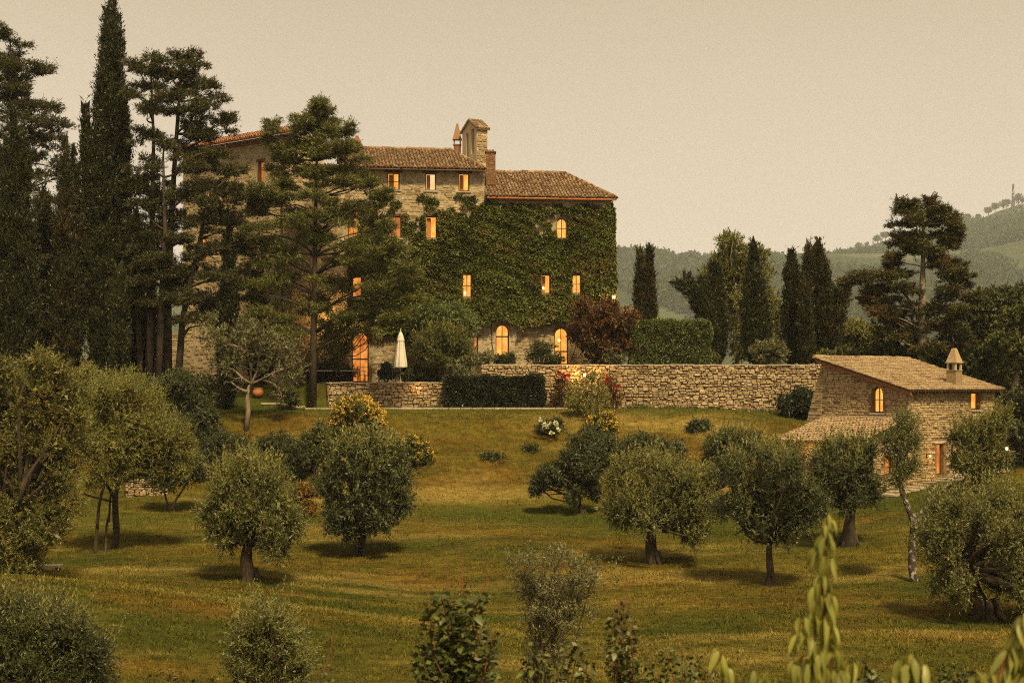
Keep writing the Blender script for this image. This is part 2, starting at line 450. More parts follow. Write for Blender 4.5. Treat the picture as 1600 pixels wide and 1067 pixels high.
# colours shared by the turf and the blades that grow in it
def turf_color(nt):
    n1 = ramp(nt, noise(nt, 0.13, 6, pos(nt, (0.6, 1.3, 1.0)), 0.58), 0.40, 0.60)
    n2 = ramp(nt, noise(nt, 0.2, 5, pos(nt, (0.8, 1.1, 1.0)), 0.62), 0.50, 0.64)
    n3 = ramp(nt, noise(nt, 0.55, 7, pos(nt, (0.8, 1.5, 1.0)), 0.7), 0.42, 0.62)
    nf = ramp(nt, noise(nt, 2.2, 7, pos(nt, (0.8, 1.3, 1.0)), 0.75), 0.38, 0.62)
    n5 = ramp(nt, noise(nt, 0.15, 6, pos(nt, (0.5, 1.5, 1.0)), 0.6), 0.52, 0.66)
    g = nt.nodes.new('ShaderNodeNewGeometry'); sx_ = nt.nodes.new('ShaderNodeSeparateXYZ'); nt.links.new(pos(nt), sx_.inputs[0])
    # the bank under the walls dries out to rust and straw
    bk = math_(nt, 'MULTIPLY', ramp(nt, sx_.outputs['Y'], 80, 84), math_(nt, 'SUBTRACT', 1.0, ramp(nt, sx_.outputs['Y'], 89.0, 91.0)))
    c = mixc(nt, n1, (0.066, 0.074, 0.014), (0.150, 0.118, 0.022))
    dry = math_(nt, 'MINIMUM', math_(nt, 'ADD', math_(nt, 'MULTIPLY', n2, 0.75), math_(nt, 'MULTIPLY', bk, math_(nt, 'ADD', math_(nt, 'MULTIPLY', n3, 0.6), 0.12))), 0.85)
    c = mixc(nt, dry, c, (0.175, 0.100, 0.020))
    c = mixc(nt, math_(nt, 'MULTIPLY', n3, 0.55), c, (0.040, 0.042, 0.008))
    c = mixc(nt, math_(nt, 'MULTIPLY', n5, 0.6), c, (0.33, 0.24, 0.080))
    # watered lawn on top of the bank and the damp ground at its foot stay green
    lawn = math_(nt, 'MULTIPLY', ramp(nt, sx_.outputs['Y'], 90.0, 91.3), 0.6)
    foot = math_(nt, 'MULTIPLY', math_(nt, 'MULTIPLY', ramp(nt, sx_.outputs['Y'], 70, 76), math_(nt, 'SUBTRACT', 1.0, ramp(nt, sx_.outputs['Y'], 79.5, 82.5))), ramp(nt, noise(nt, 0.12, 4, pos(nt, (0.6, 1.0, 1.0))), 0.38, 0.55))
    c = mixc(nt, math_(nt, 'MAXIMUM', lawn, math_(nt, 'MULTIPLY', foot, 0.65)), c, (0.070, 0.086, 0.017))
    c = mixc(nt, nf, mixc(nt, 1.0, c, (0.66, 0.66, 0.6), 'MULTIPLY'), mixc(nt, 1.0, c, (1.25, 1.22, 1.18), 'MULTIPLY'))
    m_ = nt.nodes.new('ShaderNodeVectorMath'); m_.operation = 'MULTIPLY'; nt.links.new(c, m_.inputs[0]); m_.inputs[1].default_value = (0.98, 1.0, 0.84)
    return m_.outputs[0]

def ground_mat():
    m, nt, b, out = new_mat('turf')
    c = turf_color(nt)
    n4 = ramp(nt, noise(nt, 5.0, 6, pos(nt, (0.6, 1.8, 1.0)), 0.7), 0.3, 0.7)
    c = mixc(nt, n4, mixc(nt, 1.0, c, (0.62, 0.62, 0.62), 'MULTIPLY'), c)
    nt.links.new(c, b.inputs['Base Color'])
    b.inputs['Roughness'].default_value = 1.0
    b.inputs['Specular IOR Level'].default_value = 0.05
    bump(nt, b, noise(nt, 7, 7, pos(nt, (0.7, 1.6, 1.0)), 0.75), 0.9, 0.12)
    return m
M['turf'] = ground_mat()

def grid_mesh(xs, ds, fn):
    X, D = np.meshgrid(xs, ds)
    V = np.stack([X, D, fn(X, D)], -1).reshape(-1, 3)
    nx, nd = len(xs), len(ds)
    i = (np.arange(nd-1)[:, None]*nx + np.arange(nx-1)[None, :]).ravel()
    return np_mesh('grid', V, np.stack([i, i+1, i+1+nx, i+nx], -1))

def grow(a, b, s, k):
    out = [a]
    while out[-1] < b:
        s *= k; out.append(min(b, out[-1]+s))
    return out[1:]
xs = np.concatenate([[-v for v in reversed(grow(32, 3600, 0.7, 1.16))], np.arange(-32, 32.01, 0.5), grow(32, 3600, 0.7, 1.16)])
ds = np.concatenate([np.arange(-80, 26, 4.0), np.arange(26, 94.1, 0.55), np.arange(94.2, 95.9, 0.1), np.arange(96, 116, 1.5), grow(116, 5000, 2, 1.15)])
me = grid_mesh(xs, ds, terrain)
me.polygons.foreach_set('use_smooth', [True]*len(me.polygons))
tag(link('ground', me, M['turf']), kind='structure')

# ------------------------------------------------------------------ far hills
RX = np.array([300, 700, 960, 1060, 1200, 1300, 1350, 1400, 1450, 1500, 1540, 1570, 1600, 1680, 1800, 2100])
RY = np.array([440, 425, 412, 414, 416, 406, 388, 368, 360, 352, 338, 324, 316, 300, 310, 360])
RIDGE_D = 3200.0
def hill(x, d):
    px = 800 + x/RIDGE_D*F
    zr = (HORIZON - np.interp(px, RX, RY))/F*RIDGE_D
    up = np.clip((d-700)/(RIDGE_D-700), 0, 1)
    prof = np.where(d < RIDGE_D, up**0.85*(1-0.12*np.sin(up*math.pi*2.2)), 1-0.5*((d-RIDGE_D)/1800)**1)
    roll = 16*np.sin(x*0.0085+d*0.0028)*np.sin(d*0.0052-x*0.002) + 7*np.sin(x*0.019-d*0.011)
    return -49.5 + (zr+49.5)*prof + roll*np.clip(1-np.abs(up-0.55)/0.45, 0, 1)

def hill_mat():
    m, nt, b, out = new_mat('hill_pasture')
    n1 = ramp(nt, noise(nt, 0.003, 4, pos(nt, (0.7, 1.0, 2.0)), 0.5), 0.45, 0.55)
    n2 = ramp(nt, noise(nt, 0.04, 5, pos(nt)), 0.3, 0.7)
    c = mixc(nt, n1, (0.040, 0.052, 0.022), (0.085, 0.095, 0.042))
    nt.links.new(mixc(nt, n2, mixc(nt, 1.0, c, (0.6, 0.6, 0.6), 'MULTIPLY'), c), b.inputs['Base Color'])
    b.inputs['Roughness'].default_value = 1.0
    b.inputs['Specular IOR Level'].default_value = 0.05
    return m
me = grid_mesh(np.arange(-1400, 3200.1, 36), np.arange(700, 4800.1, 40), hill)
me.polygons.foreach_set('use_smooth', [True]*len(me.polygons))
tag(link('hills', me, hill_mat()), kind='structure')

def ico_clump(rng, n, r):
    """leaf triangles over a lumpy crown of radius r"""
    d = rng.normal(size=(n, 3)); d /= np.linalg.norm(d, axis=1)[:, None]
    rad = r*(0.72+0.28*rng.random(n))*(1+0.18*np.sin(d[:, 0]*5+d[:, 2]*4+rng.random()*6))
    C = d*rad[:, None]; C[:, 2] *= 0.9
    return C

def tri_leaves(C, A, L, W, rng):
    n = len(C)
    A = A/np.maximum(np.linalg.norm(A, axis=1), 1e-6)[:, None]
    s = np.cross(A, rng.normal(size=(n, 3))); s /= np.maximum(np.linalg.norm(s, axis=1), 1e-6)[:, None]
    L = np.broadcast_to(L, n)[:, None]; W = np.broadcast_to(W, n)[:, None]
    V = np.stack([C - s*W/2, C + s*W/2, C + A*L], 1).reshape(-1, 3)
    return V, np.arange(3*n).reshape(-1, 3)

def diamond_leaves(C, A, L, W, rng):
    n = len(C)
    A = A/np.maximum(np.linalg.norm(A, axis=1), 1e-6)[:, None]
    s = np.cross(A, rng.normal(size=(n, 3))); s /= np.maximum(np.linalg.norm(s, axis=1), 1e-6)[:, None]
    L = np.broadcast_to(L, n)[:, None]; W = np.broadcast_to(W, n)[:, None]
    V = np.stack([C, C + A*L*0.45 + s*W/2, C + A*L, C + A*L*0.45 - s*W/2], 1).reshape(-1, 3)
    return V, np.arange(4*n).reshape(-1, 4)

# woodland over the hills: reads as one mass
rng = np.random.RandomState(5)
def wood_mask(x, d):
    return (np.sin(x*0.007+1.3*np.sin(d*0.0031))+np.sin(d*0.0062+x*0.0028+1.0)+0.6*np.sin(x*0.016-d*0.0096)) > -0.85
Vs, Fs, nb = [], [], 0
cx = rng.uniform(140, 1240, 22000); cdp = rng.uniform(1400, 3250, 22000)
keep = (np.abs(cx/cdp) < 0.36) & (cx/cdp > 0.05) & wood_mask(cx, cdp)
kx = rng.uniform(190, 1150, 900); kd = RIDGE_D + rng.normal(-45, 22, 900)
cx, cdp = np.concatenate([cx[keep][:8400], kx]), np.concatenate([cdp[keep][:8400], kd])
for x, d in zip(cx, cdp):
    r = rng.uniform(5, 10.5)
    C = ico_clump(rng, 46, r) + np.array([x, d, float(hill(np.array(x), np.array(d))) + r*0.75])
    A = C - np.array([x, d, C[:, 2].mean()-2]) + rng.normal(size=C.shape)*r*0.5
    V, Fc = tri_leaves(C, A, rng.uniform(3.0, 5.4, 46), rng.uniform(2.8, 4.8, 46), rng)
    Vs.append(V); Fs.append(Fc+nb); nb += len(V)
tag(link('woodland', np_mesh('woodland', np.concatenate(Vs), np.concatenate(Fs)), M['far_leaf']), kind='stuff')

# single trees on the skyline
sky_protos = []
for k in range(5):
    r = [10, 13, 8, 15, 11.5][k]
    C = np.concatenate([ico_clump(rng, 170, r*rng.uniform(0.5, 0.8)) + rng.normal(size=3)*r*0.35*np.array([1, 1, 0.5]) for _ in range(4)]) + np.array([0, 0, r*1.25])
    V, Fc = tri_leaves(C, rng.normal(size=C.shape), 3.2, 2.6, rng)
    t = MB(); t.tube([(0, 0, -1), (0.2, 0, r*0.7), (0.1, 0, r*1.2)], [1.1, 0.9, 0.5], 6)
    sky_protos.append((np_mesh('crown', V, Fc), t))
trunk_me = []
for cm, t in sky_protos:
    me = bpy.data.meshes.new('trunk'); me.from_pydata(t.v, [], t.f); me.materials.append(M['bark_dark']); trunk_me.append(me)
    cm.materials.append(M['far_leaf'])
for i, px in enumerate([968, 990, 1024, 1046, 1056, 1082, 1094, 1136, 1152, 1204, 1216, 1230, 1250, 1262, 1296, 1316, 1330, 1341, 1356, 1370, 1384, 1396, 1408, 1512, 1528, 1544, 1556, 1566, 1574, 1590, 1598]):
    x = (px-800)/F*RIDGE_D
    z = float(hill(np.array(x), np.array(RIDGE_D)))
    k = rng.randint(5)
    o = thing('skyline_tree', 'hazy distant tree on the skyline of the far ridge', 'tree', (x, RIDGE_D+rng.uniform(-6, 6), z-1.0), 'trees along the far skyline')
    for nm, me in (('crown', sky_protos[k][0]), ('trunk', trunk_me[k])):
        c = link(nm, me, None, o); s = rng.uniform(0.35, 0.75); c.scale = (s, s, s*rng.uniform(0.85, 1.2)); 

# mast on the right hilltop
mp = P(1583, 319, 3190)
mast = thing('radio_mast', 'thin lattice radio mast on the far hilltop at right', 'radio mast', mp)
m = MB()
for sx_, sy_ in ((-1, -1), (1, -1), (1, 1), (-1, 1)):
    m.tube([mp + Vector((sx_*2.6, sy_*2.6, -12)), mp + Vector((sx_*0.6, sy_*0.6, 40))], 0.85, 5)
for h in range(-8, 40, 4):
    r = 2.6 - (h+12)/52*2.0
    a, b, c, d = [mp + Vector((sx_*r, sy_*r, h)) for sx_, sy_ in ((-1, -1), (1, -1), (1, 1), (-1, 1))]
    up = Vector((0, 0, 4))
    for p, q in ((a, b), (b, c), (c, d), (d, a)): m.tube([p, q], 0.5, 4); m.tube([p, q*0.92+(mp*0.08)+up*0.9], 0.45, 4)
m.build('lattice', M['iron'], mast)
m = MB()
m.tube([mp + Vector((0, 0, 40)), mp + Vector((0, 0, 52))], 0.4, 6)
m.build('antenna', M['white_metal'], mast)
for h, a in ((17, 0.4), (23, -0.6), (27, 0.9)):
    m = MB(); q = mp + Vector((1.0*math.sin(a)*1.2, -1.2, h))
    m.lathe(q, [(0.4, -1.8), (2.3, -1.0), (2.4, 0.9), (0.6, 1.3)], 10)
    m.build('dish', M['white_metal'], mast)

# haze that fills the valley: one closed box round everything
hz = MB()
hz.abox(-4000, 4000, -140, 5200, -66, 470)
hzo = hz.build('haze', None)
hm = bpy.data.materials.new('haze'); hm.use_nodes = True
ht = hm.node_tree; ht.nodes.clear()
ho = ht.nodes.new('ShaderNodeOutputMaterial'); hv = ht.nodes.new('ShaderNodeVolumePrincipled')
hv.inputs['Color'].default_value = (0.88, 0.95, 0.97, 1)
hv.inputs['Density'].default_value = 0.000125
hv.inputs['Anisotropy'].default_value = 0.1
ht.links.new(hv.outputs[0], ho.inputs['Volume'])
hzo.data.materials.append(hm)
tag(hzo, kind='stuff')

# short grass and straw standing in the turf
def grass_mat():
    m, nt, b, out = new_mat('grass_blade')
    c = turf_color(nt)
    r = piece_random(nt)
    c = mixc(nt, r, mixc(nt, 1.0, c, (0.62, 0.66, 0.55), 'MULTIPLY'), mixc(nt, 1.0, c, (1.45, 1.4, 1.3), 'MULTIPLY'))
    nt.links.new(c, b.inputs['Base Color']); b.inputs['Roughness'].default_value = 0.9
    b.inputs['Specular IOR Level'].default_value = 0.1
    return m
rng = np.random.RandomState(11)
N = 330000
d = 36 + 58*rng.random(N)**0.9
x = d*rng.uniform(-0.335, 0.335, N)
k = ~((d > 93) & (x > -12) & (x < 17.2))
hx, hd = (x-19.3), (d-78)                        # keep the blades out of the cottage
k &= ~((hx*0.764+hd*0.645 > -4.2) & (hx*0.764+hd*0.645 < 7.8) & (-hx*0.645+hd*0.764 > -0.2) & (-hx*0.645+hd*0.764 < 6))
x, d = x[k], d[k]
C = np.stack([x, d, terrain(x, d)-0.01], -1)
A = np.stack([rng.normal(0, 0.6, len(x)), rng.normal(0, 0.6, len(x)), np.ones(len(x))], -1)
clump = 0.5+0.5*np.sin(x*1.7+2*np.sin(d*0.9))*np.sin(d*1.3+1.5*np.sin(x*0.8))
bank = smooth(80, 84, d)*(1-smooth(90, 92, d))
Lg = rng.uniform(0.05, 0.13, len(x))*(0.5+0.9*clump) + bank*rng.uniform(0.0, 0.13, len(x))
V, Fc = tri_leaves(C, A, Lg, rng.uniform(0.02, 0.045, len(x)), rng)
tag(link('grass', np_mesh('grass', V, Fc), grass_mat()), kind='stuff')
# ------------------------------------------------------------------ masonry helpers
def wall_panel(mb, W, u0, u1, z0, z1, ops, depth=0.28, ztop=None):
    """front face of a wall with real openings; ops = (u, z0, z1, width, arched)"""
    us = {u0, u1}; zs = {z0, z1}
    for (u, a, b, w_, ar) in ops: us |= {u-w_/2, u+w_/2}; zs |= {a, b}
    us = sorted(x for x in us if u0 <= x <= u1); zs = sorted(x for x in zs if z0 <= x <= z1)
    zt = ztop or (lambda u: 1e9)
    for i in range(len(us)-1):
        for j in range(len(zs)-1):
            um, zm = (us[i]+us[i+1])/2, (zs[j]+zs[j+1])/2
            if any(abs(um-u) < w_/2 and a < zm < b for (u, a, b, w_, ar) in ops): continue
            a_, b_ = us[i], us[i+1]
            p = [W.at(a_, min(zs[j], zt(a_))), W.at(b_, min(zs[j], zt(b_))), W.at(b_, min(zs[j+1], zt(b_))), W.at(a_, min(zs[j+1], zt(a_)))]
            mb.quad(*p)
    for (u, a, b, w_, ar) in ops:
        pts = opening_outline(u, a, b, w_, ar)
        if ar:                                    # spandrels between the arch and its square head
            r = w_/2; top = pts[2:-2] if False else [q for q in pts if q[1] >= b-r-1e-6]
            for q0, q1 in zip(top[:-1], top[1:]):
                c = (u+w_/2, b) if (q0[0]+q1[0])/2 > u else (u-w_/2, b)
                mb.quad(W.at(*q0), W.at(*q1), W.at(*c))
        n = len(pts)
        for k in range(n):
            p, q = pts[k], pts[(k+1) % n]
            mb.quad(W.at(*p), W.at(*q), W.at(*q, -depth), W.at(*p, -depth))

def opening_outline(u, a, b, w_, ar, g=0.0, n=12):
    h = w_/2-g
    pts = [(u-h, a+g), (u+h, a+g)]
    if ar:
        zc = b-w_/2
        pts += [(u+h*math.cos(t), zc+h*math.sin(t)) for t in np.linspace(0, math.pi, n+1)]
    else:
        pts += [(u+h, b-g), (u-h, b-g)]
    return pts

def window(root, W, op, glow, sill=True, name='window', bars=True, frame_w=0.07, depth=0.2, shutter=None, curtain=False, transom=None, label=None):
    u, a, b, w_, ar = op
    o_, i_ = opening_outline(u, a, b, w_, ar), opening_outline(u, a, b, w_, ar, frame_w)
    m = MB(); n = len(o_)
    for k in range(n):
        p, q, r, s = o_[k], o_[(k+1) % n], i_[(k+1) % n], i_[k]
        m.quad(W.at(*p, -depth+.04), W.at(*q, -depth+.04), W.at(*r, -depth+.04), W.at(*s, -depth+.04))
        m.quad(W.at(*s, -depth+.04), W.at(*r, -depth+.04), W.at(*r, -depth-.03), W.at(*s, -depth-.03))
    hu = (W.u*1.0)
    if bars:
        m.box(W.at(u, (a+b)/2, -depth+.012), W.u*0.022, W.n*0.02, (0, 0, (b-a)/2-0.03))
        zb = [a+(b-a)*0.5] if transom is None else [a+(b-a)*transom]
        for z in zb: m.box(W.at(u, z, -depth+.015), W.u*(w_/2-0.05), W.n*0.02, (0, 0, 0.02 if transom is None else 0.045))
    fr = m.build(name, M['frame'], root)
    if label: fr['label'] = label
    m = MB(); m.quad(*[W.at(*q, -depth) for q in i_]); m.build('pane', M[glow], fr)
    if curtain:
        m = MB(); k = 7; x0, x1 = u-w_*0.36, u-w_*0.02
        for i in range(k):
            ua, ub = x0+(x1-x0)*i/k, x0+(x1-x0)*(i+1)/k
            o1 = -depth+0.004 + 0.03*(i % 2); o2 = -depth+0.004 + 0.03*((i+1) % 2)
            m.quad(W.at(ua, a+0.08, o1), W.at(ub, a+0.08, o2), W.at(ub, b-0.1-(w_*0.2 if ar else 0), o2), W.at(ua, b-0.1-(w_*0.2 if ar else 0), o1))
        m.build('curtain', M['curtain'], fr)
    if sill:
        m = MB(); m.box(W.at(u, a-0.045, 0.0), W.u*(w_/2+0.10), W.n*0.09, (0, 0, 0.043)); m.build('sill', M['coping'], fr)
    if not ar:
        m = MB(); m.box(W.at(u, b+0.075, 0.012), W.u*(w_/2+0.16), W.n*0.03, (0, 0, 0.072)); m.build('lintel', M['frame'] if name == 'window' else M['coping'], fr)
    if shutter:
        sgn = shutter
        m = MB(); m.box(W.at(u+sgn*(w_/2-0.05), (a+b)/2, -0.05), W.u*0.03, W.n*0.11, (0, 0, (b-a)/2-0.02)); m.build('shutter', M['frame'], fr)
    return fr

def arch_stones(root, W, op, mat, name='arch_stone', r_out=0.26, n=9):
    """voussoirs round the head of an arched opening: each stone a piece of its own"""
    u, a, b, w_, ar = op
    zc = b-w_/2; r = w_/2
    for k in range(n):
        t0, t1 = math.pi*(k+.05)/n, math.pi*(k+.95)/n
        m = MB(); rr = r_out*(0.9+0.2*((k*7) % 3)/2)
        ring = [(r+.005, t0), (r+rr, t0), (r+rr, t1), (r+.005, t1)]
        f = [W.at(u+q*math.cos(t), zc+q*math.sin(t), 0.05) for q, t in ring]; g = [W.at(u+q*math.cos(t), zc+q*math.sin(t), -0.05) for q, t in ring]
        m.add(f+g, [(0, 1, 2, 3), (0, 4, 5, 1), (1, 5, 6, 2), (2, 6, 7, 3), (3, 7, 4, 0)])
        m.build(name, mat, root)

# unit stones: x across, z up, front at y = -1
def unit_stone(rng, rough=1.0):
    m = []
    n = 8
    ang = [(-.5, -.5), (0.05, -.5), (.5, -.5), (.5, 0.05), (.5, .5), (-.05, .5), (-.5, .5), (-.5, -.05)]
    out = []
    for i, (x, z) in enumerate(ang):
        j = 0.14*rough if i % 2 == 0 else 0.09*rough
        c = 1.0 - (0.22*rough*rng.random() if i % 2 == 0 else 0)
        out.append((x*c + rng.uniform(-j, j)*0.5, z*c + rng.uniform(-j, j)))
    mid = [(x, -0.6-0.15*rng.random(), z) for x, z in out]
    fr = [(x*0.80+rng.uniform(-.03, .03), -1.0+rng.uniform(-.22, .12), z*0.74+rng.uniform(-.04, .04)) for x, z in out]
    V = [(x, 0.4, z) for x, z in out] + mid + fr
    Fc = []
    for i in range(n):
        k = (i+1) % n
        Fc += [(i, k, n+k, n+i), (n+i, n+k, 2*n+k, 2*n+i)]
    Fc.append(tuple(range(2*n, 3*n)))
    return np.array(V), Fc
rs = np.random.RandomState(3)
STONES = [unit_stone(rs) for _ in range(14)]
_stone_me = {}
def stone_mesh(i, mat):
    if (i, mat.name) not in _stone_me:
        me = bpy.data.meshes.new('stone'); me.from_pydata([tuple(v) for v in STONES[i][0]], [], STONES[i][1]); me.materials.append(mat); me.update()
        _stone_me[(i, mat.name)] = me
    return _stone_me[(i, mat.name)]

def courses(rng, u0, u1, z0, z1, hr, wr, ok, skip=0.0, wob=0.03):
    out = []
    z = z0
    while z < z1-hr[0]*0.5:
        h = min(rng.uniform(*hr), z1-z)
        u = u0 - rng.uniform(0, wr[0])
        while u < u1:
            w_ = rng.uniform(*wr) if rng.random() > 0.2 else wr[0]*rng.uniform(0.6, 1)
            a, b = max(u, u0), min(u+w_, u1)
            if b-a > wr[0]*0.45:
                um, zm = (a+b)/2, z+h/2 + rng.uniform(-wob, wob)*h*3
                if rng.random() >= skip and ok(a, b, z, z+h):
                    if h > hr[0]*1.5 and rng.random() < 0.25:      # two thin stones in place of one
                        out += [(um, z+h*0.25, b-a, h*0.5), (um, z+h*0.75, b-a, h*0.5)]
                    else: out.append((um, zm, b-a, h*rng.uniform(0.88, 1.04)))
            u += w_
        z += h
    return out

def lay_stones(root, W, lay, mat, limit, proud=(0.03, 0.07), rng=None, gap=0.92, out0=0.0, stuff='small_stones'):
    """the largest stones as pieces of their own, the rest joined"""
    lay = sorted(lay, key=lambda s: -s[2]*s[3])
    off = base_of(root)
    Vs, Fs, nb = [], [], 0
    for i, (u, z, w_, h) in enumerate(lay):
        k = rng.randint(len(STONES)); p = rng.uniform(*proud)
        w_ *= gap; h *= gap; fl = -1 if False else 1
        if i < limit:
            o = link('stone', stone_mesh(k, mat), None, root)
            q = W.at(u, z, out0) - off
            o.matrix_local = Matrix(((W.u.x*w_, -W.n.x*p, 0, q.x), (W.u.y*w_, -W.n.y*p, 0, q.y), (0, 0, h, q.z), (0, 0, 0, 1)))
        else:
            V, Fc = STONES[k]
            c = np.array(W.at(u, z, out0) - off)
            X = c + V[:, :1]*w_*np.array(W.u) + V[:, 1:2]*p*np.array(-W.n) + V[:, 2:]*h*np.array((0, 0, 1.0))
            Vs += [tuple(v) for v in X]; Fs += [tuple(a+nb for a in f) for f in Fc]; nb += len(V)
    if Vs:
        me = bpy.data.meshes.new(stuff); me.from_pydata(Vs, [], Fs); me.update()
        tag(link(stuff, me, mat, root), kind='stuff')

def roof_plane(root, e0, e1, r0, r1, mat, rng, name='roof', thick=0.10, pitch=0.21, course=0.33, base='roof_base', ridge=None):
    """a tiled slope: eave e0-e1, top edge r0-r1"""
    e0, e1, r0, r1 = map(Vector, (e0, e1, r0, r1))
    nrm = (e1-e0).cross(r0-e0).normalized()
    if nrm.z < 0: nrm = -nrm
    m = MB(); t = nrm*thick
    q = [e0, e1, r1, r0]
    m.add([p for p in q]+[p-t for p in q], [(0, 1, 2, 3), (7, 6, 5, 4), (0, 4, 5, 1), (1, 5, 6, 2), (2, 6, 7, 3), (3, 7, 4, 0)])
    rf = m.build(name, M[base], root)
    a = (e1-e0).normalized(); b = nrm.cross(a).normalized()
    if b.z < 0: b = -b
    Ls = [(p-e0).dot(a) for p in q]; Lt = max((r0-e0).dot(b), (r1-e0).dot(b))
    def span(tt):
        f = tt/Lt
        return (Ls[0]+(Ls[3]-Ls[0])*f, Ls[1]+(Ls[2]-Ls[1])*f)
    off = base_of(rf)
    Vs, Fs, nb = [], [], 0
    cov = [(-1, 0), (-0.62, 0.78), (0, 1.08), (0.62, 0.78), (1, 0)]
    tt = -0.07
    row = 0
    while tt < Lt:
        lo, hi = span(max(tt+0.1, 0))
        s = math.floor(min(Ls)/pitch)*pitch
        while s < hi+pitch*0.3:
            if s > lo-pitch*0.3:
                L = min(course*rng.uniform(1.15, 1.3), Lt-tt+0.02); rad = pitch*0.36*rng.uniform(0.9, 1.1); yaw = rng.normal(0, 0.05)
                js = rng.normal(0, 0.012); jt = rng.normal(0, 0.022); lift = rng.uniform(0.0, 0.016)
                vv = []
                for e, (dt, rr, up) in enumerate(((0, 1.12, 0.035), (L, 0.86, 0.0))):
                    for (cx_, cz_) in cov:
                        p = e0 + a*(s+js+cx_*rad*rr+yaw*dt) + b*(tt+jt+dt) + nrm*(cz_*rad*0.95*rr+up+lift+0.006)
                        vv.append(p-off)
                Vs += [tuple(v) for v in vv]
                Fs += [tuple(nb+x for x in f) for f in ((0, 1, 6, 5), (1, 2, 7, 6), (2, 3, 8, 7), (3, 4, 9, 8), (4, 3, 2, 1, 0))]
                nb += 10
            s += pitch
        tt += course; row += 1
    me = bpy.data.meshes.new('roof_tiles'); me.from_pydata(Vs, [], Fs); me.update()
    tag(link('roof_tiles', me, mat, rf), kind='stuff')
    return rf

def ridge_tiles(rf, p, q, mat, rng, r=0.13, name='ridge_tiles'):
    p, q = Vector(p), Vector(q)
    d = (q-p); n = max(2, int(d.length/0.4)); d = d/n
    side = Vector((d.y, -d.x, 0)).normalized(); up = side.cross(d).normalized()
    if up.z < 0: up = -up
    m = MB()
    for i in range(n):
        o = p + d*i + up*rng.uniform(-0.01, 0.03) + side*rng.normal(0, 0.012)
        pr = [(math.cos(t), math.sin(t)) for t in np.linspace(-0.3, math.pi+0.3, 7)]
        A = [o + side*c*r*1.1 + up*s*r*1.1 for c, s in pr]; B = [o + d*1.12 + side*c*r*0.9 + up*s*r*0.9 for c, s in pr]
        m.add(A+B, [(k, k+1, k+8, k+7) for k in range(6)] + [tuple(range(6, -1, -1))])
    return tag(m.build(name, mat, rf), kind='stuff')

def lamp(name, label, p, energy, facing=(0, -1, 0), size=0.11, group='outdoor lamps lit at dusk', mount=True, out=0.22):
    """a wall lantern: backplate, bracket, cage and bulb"""
    p = Vector(p); f = Vector(facing).normalized()
    r = thing(name, label, 'lamp', p, group)
    c = p + f*out
    side = Vector((f.y, -f.x, 0))
    if mount:
        m = MB(); m.box(p, side*0.06, f*0.012, (0, 0, 0.11)); m.build('backplate', M['iron'], r)
        m = MB(); m.tube([p, p+f*out*0.6+Vector((0, 0, 0.13)), c+Vector((0, 0, size*1.9))], 0.012, 6); m.build('bracket', M['iron'], r)
    else:
        m = MB(); m.tube([p+Vector((0, 0, -0.9)), p+Vector((0, 0, 0.05))], 0.025, 8); m.build('post', M['iron'], r); c = p+Vector((0, 0, 0.18))
    m = MB()
    for k in range(4):
        a = math.pi/4+k*math.pi/2; v = Vector((math.cos(a)*size, math.sin(a)*size, 0))
        m.tube([c+v*0.8-Vector((0, 0, size*1.3)), c+v+Vector((0, 0, size*1.2))], 0.008, 4)
    m.lathe(c, [(size*1.35, size*1.2), (size*0.9, size*1.55), (size*0.2, size*1.9)], 8)
    m.lathe(c, [(size*0.3, -size*1.45), (size*0.95, -size*1.3)], 8)
    m.build('lantern', M['iron'], r)
    m = MB(); m.lathe(c, [(0.01, -size*0.8), (size*0.55, -size*0.45), (size*0.68, 0), (size*0.45, size*0.5), (0.02, size*0.8)], 10); m.build('bulb', M['bulb'], r, True)
    l = bpy.data.lights.new('lamp_light', 'POINT'); l.energy = energy; l.color = (1.0, 0.55, 0.16); l.shadow_soft_size = 0.12
    lo = bpy.data.objects.new('lamp_light', l); COL.objects.link(lo); lo.parent = r
    lo.location = c - p + f*0.14
    return r

# ------------------------------------------------------------------ the manor
ang = R(8)
O_ = P(757, 600, 100)
ux = Vector((math.cos(ang), math.sin(ang), 0))
MAIN = Wall(O_ - ux*12.0, O_ + ux*8.05)
U0 = 12.0                                             # where the tall block meets the low one
def front_op(px, top, bot, wpx, ar=False):
    u, z1 = MAIN.uv(px, top); _, z0 = MAIN.uv(px, bot)
    y = MAIN.A.y + u*MAIN.u.y
    return (u, z0, z1, wpx/F*y/0.99, ar)
manor = thing('manor_house', 'large old stone manor with ivy over its front, lit windows and tiled roofs', 'manor', (O_.x, O_.y, -0.2))
rng = np.random.RandomState(21)

win = [  # px, top, bottom, width, arched, glow, extras
    (615, 270, 297, 19, False, 'glow', dict(shutter=1, curtain=True)),
    (673, 271, 298, 17, False, 'glow_pale', dict(shutter=1, curtain=True)),
    (725, 271, 299, 17, False, 'glow', dict(shutter=1, curtain=True)),
    (619, 338, 372, 17, False, 'glow_red', dict(shutter=1)),
    (674, 338, 373, 18, False, 'glow', dict(shutter=1, curtain=True)),
    (552, 338, 372, 17, False, 'glow_deep', {}),
    (558, 432, 465, 15, False, 'glow_deep', {}),
    (730, 428, 465, 15, False, 'glow', dict(shutter=1)),
    (853, 429, 459, 15, False, 'glow', dict(shutter=1, curtain=True)),
    (901, 429, 459, 15, False, 'glow', dict(shutter=1)),
    (878, 341, 373, 17, True, 'glow', dict(shutter=1)),
]
ops = [front_op(*x[:4], x[4]) for x in win]
d1 = front_op(785, 507, 570, 21, True); d2 = front_op(877, 512, 570, 22, True); d3 = front_op(563, 519, 597, 26, True)
slot = front_op(743, 526, 557, 8, False)
allops = ops + [d1, d2, d3, slot]
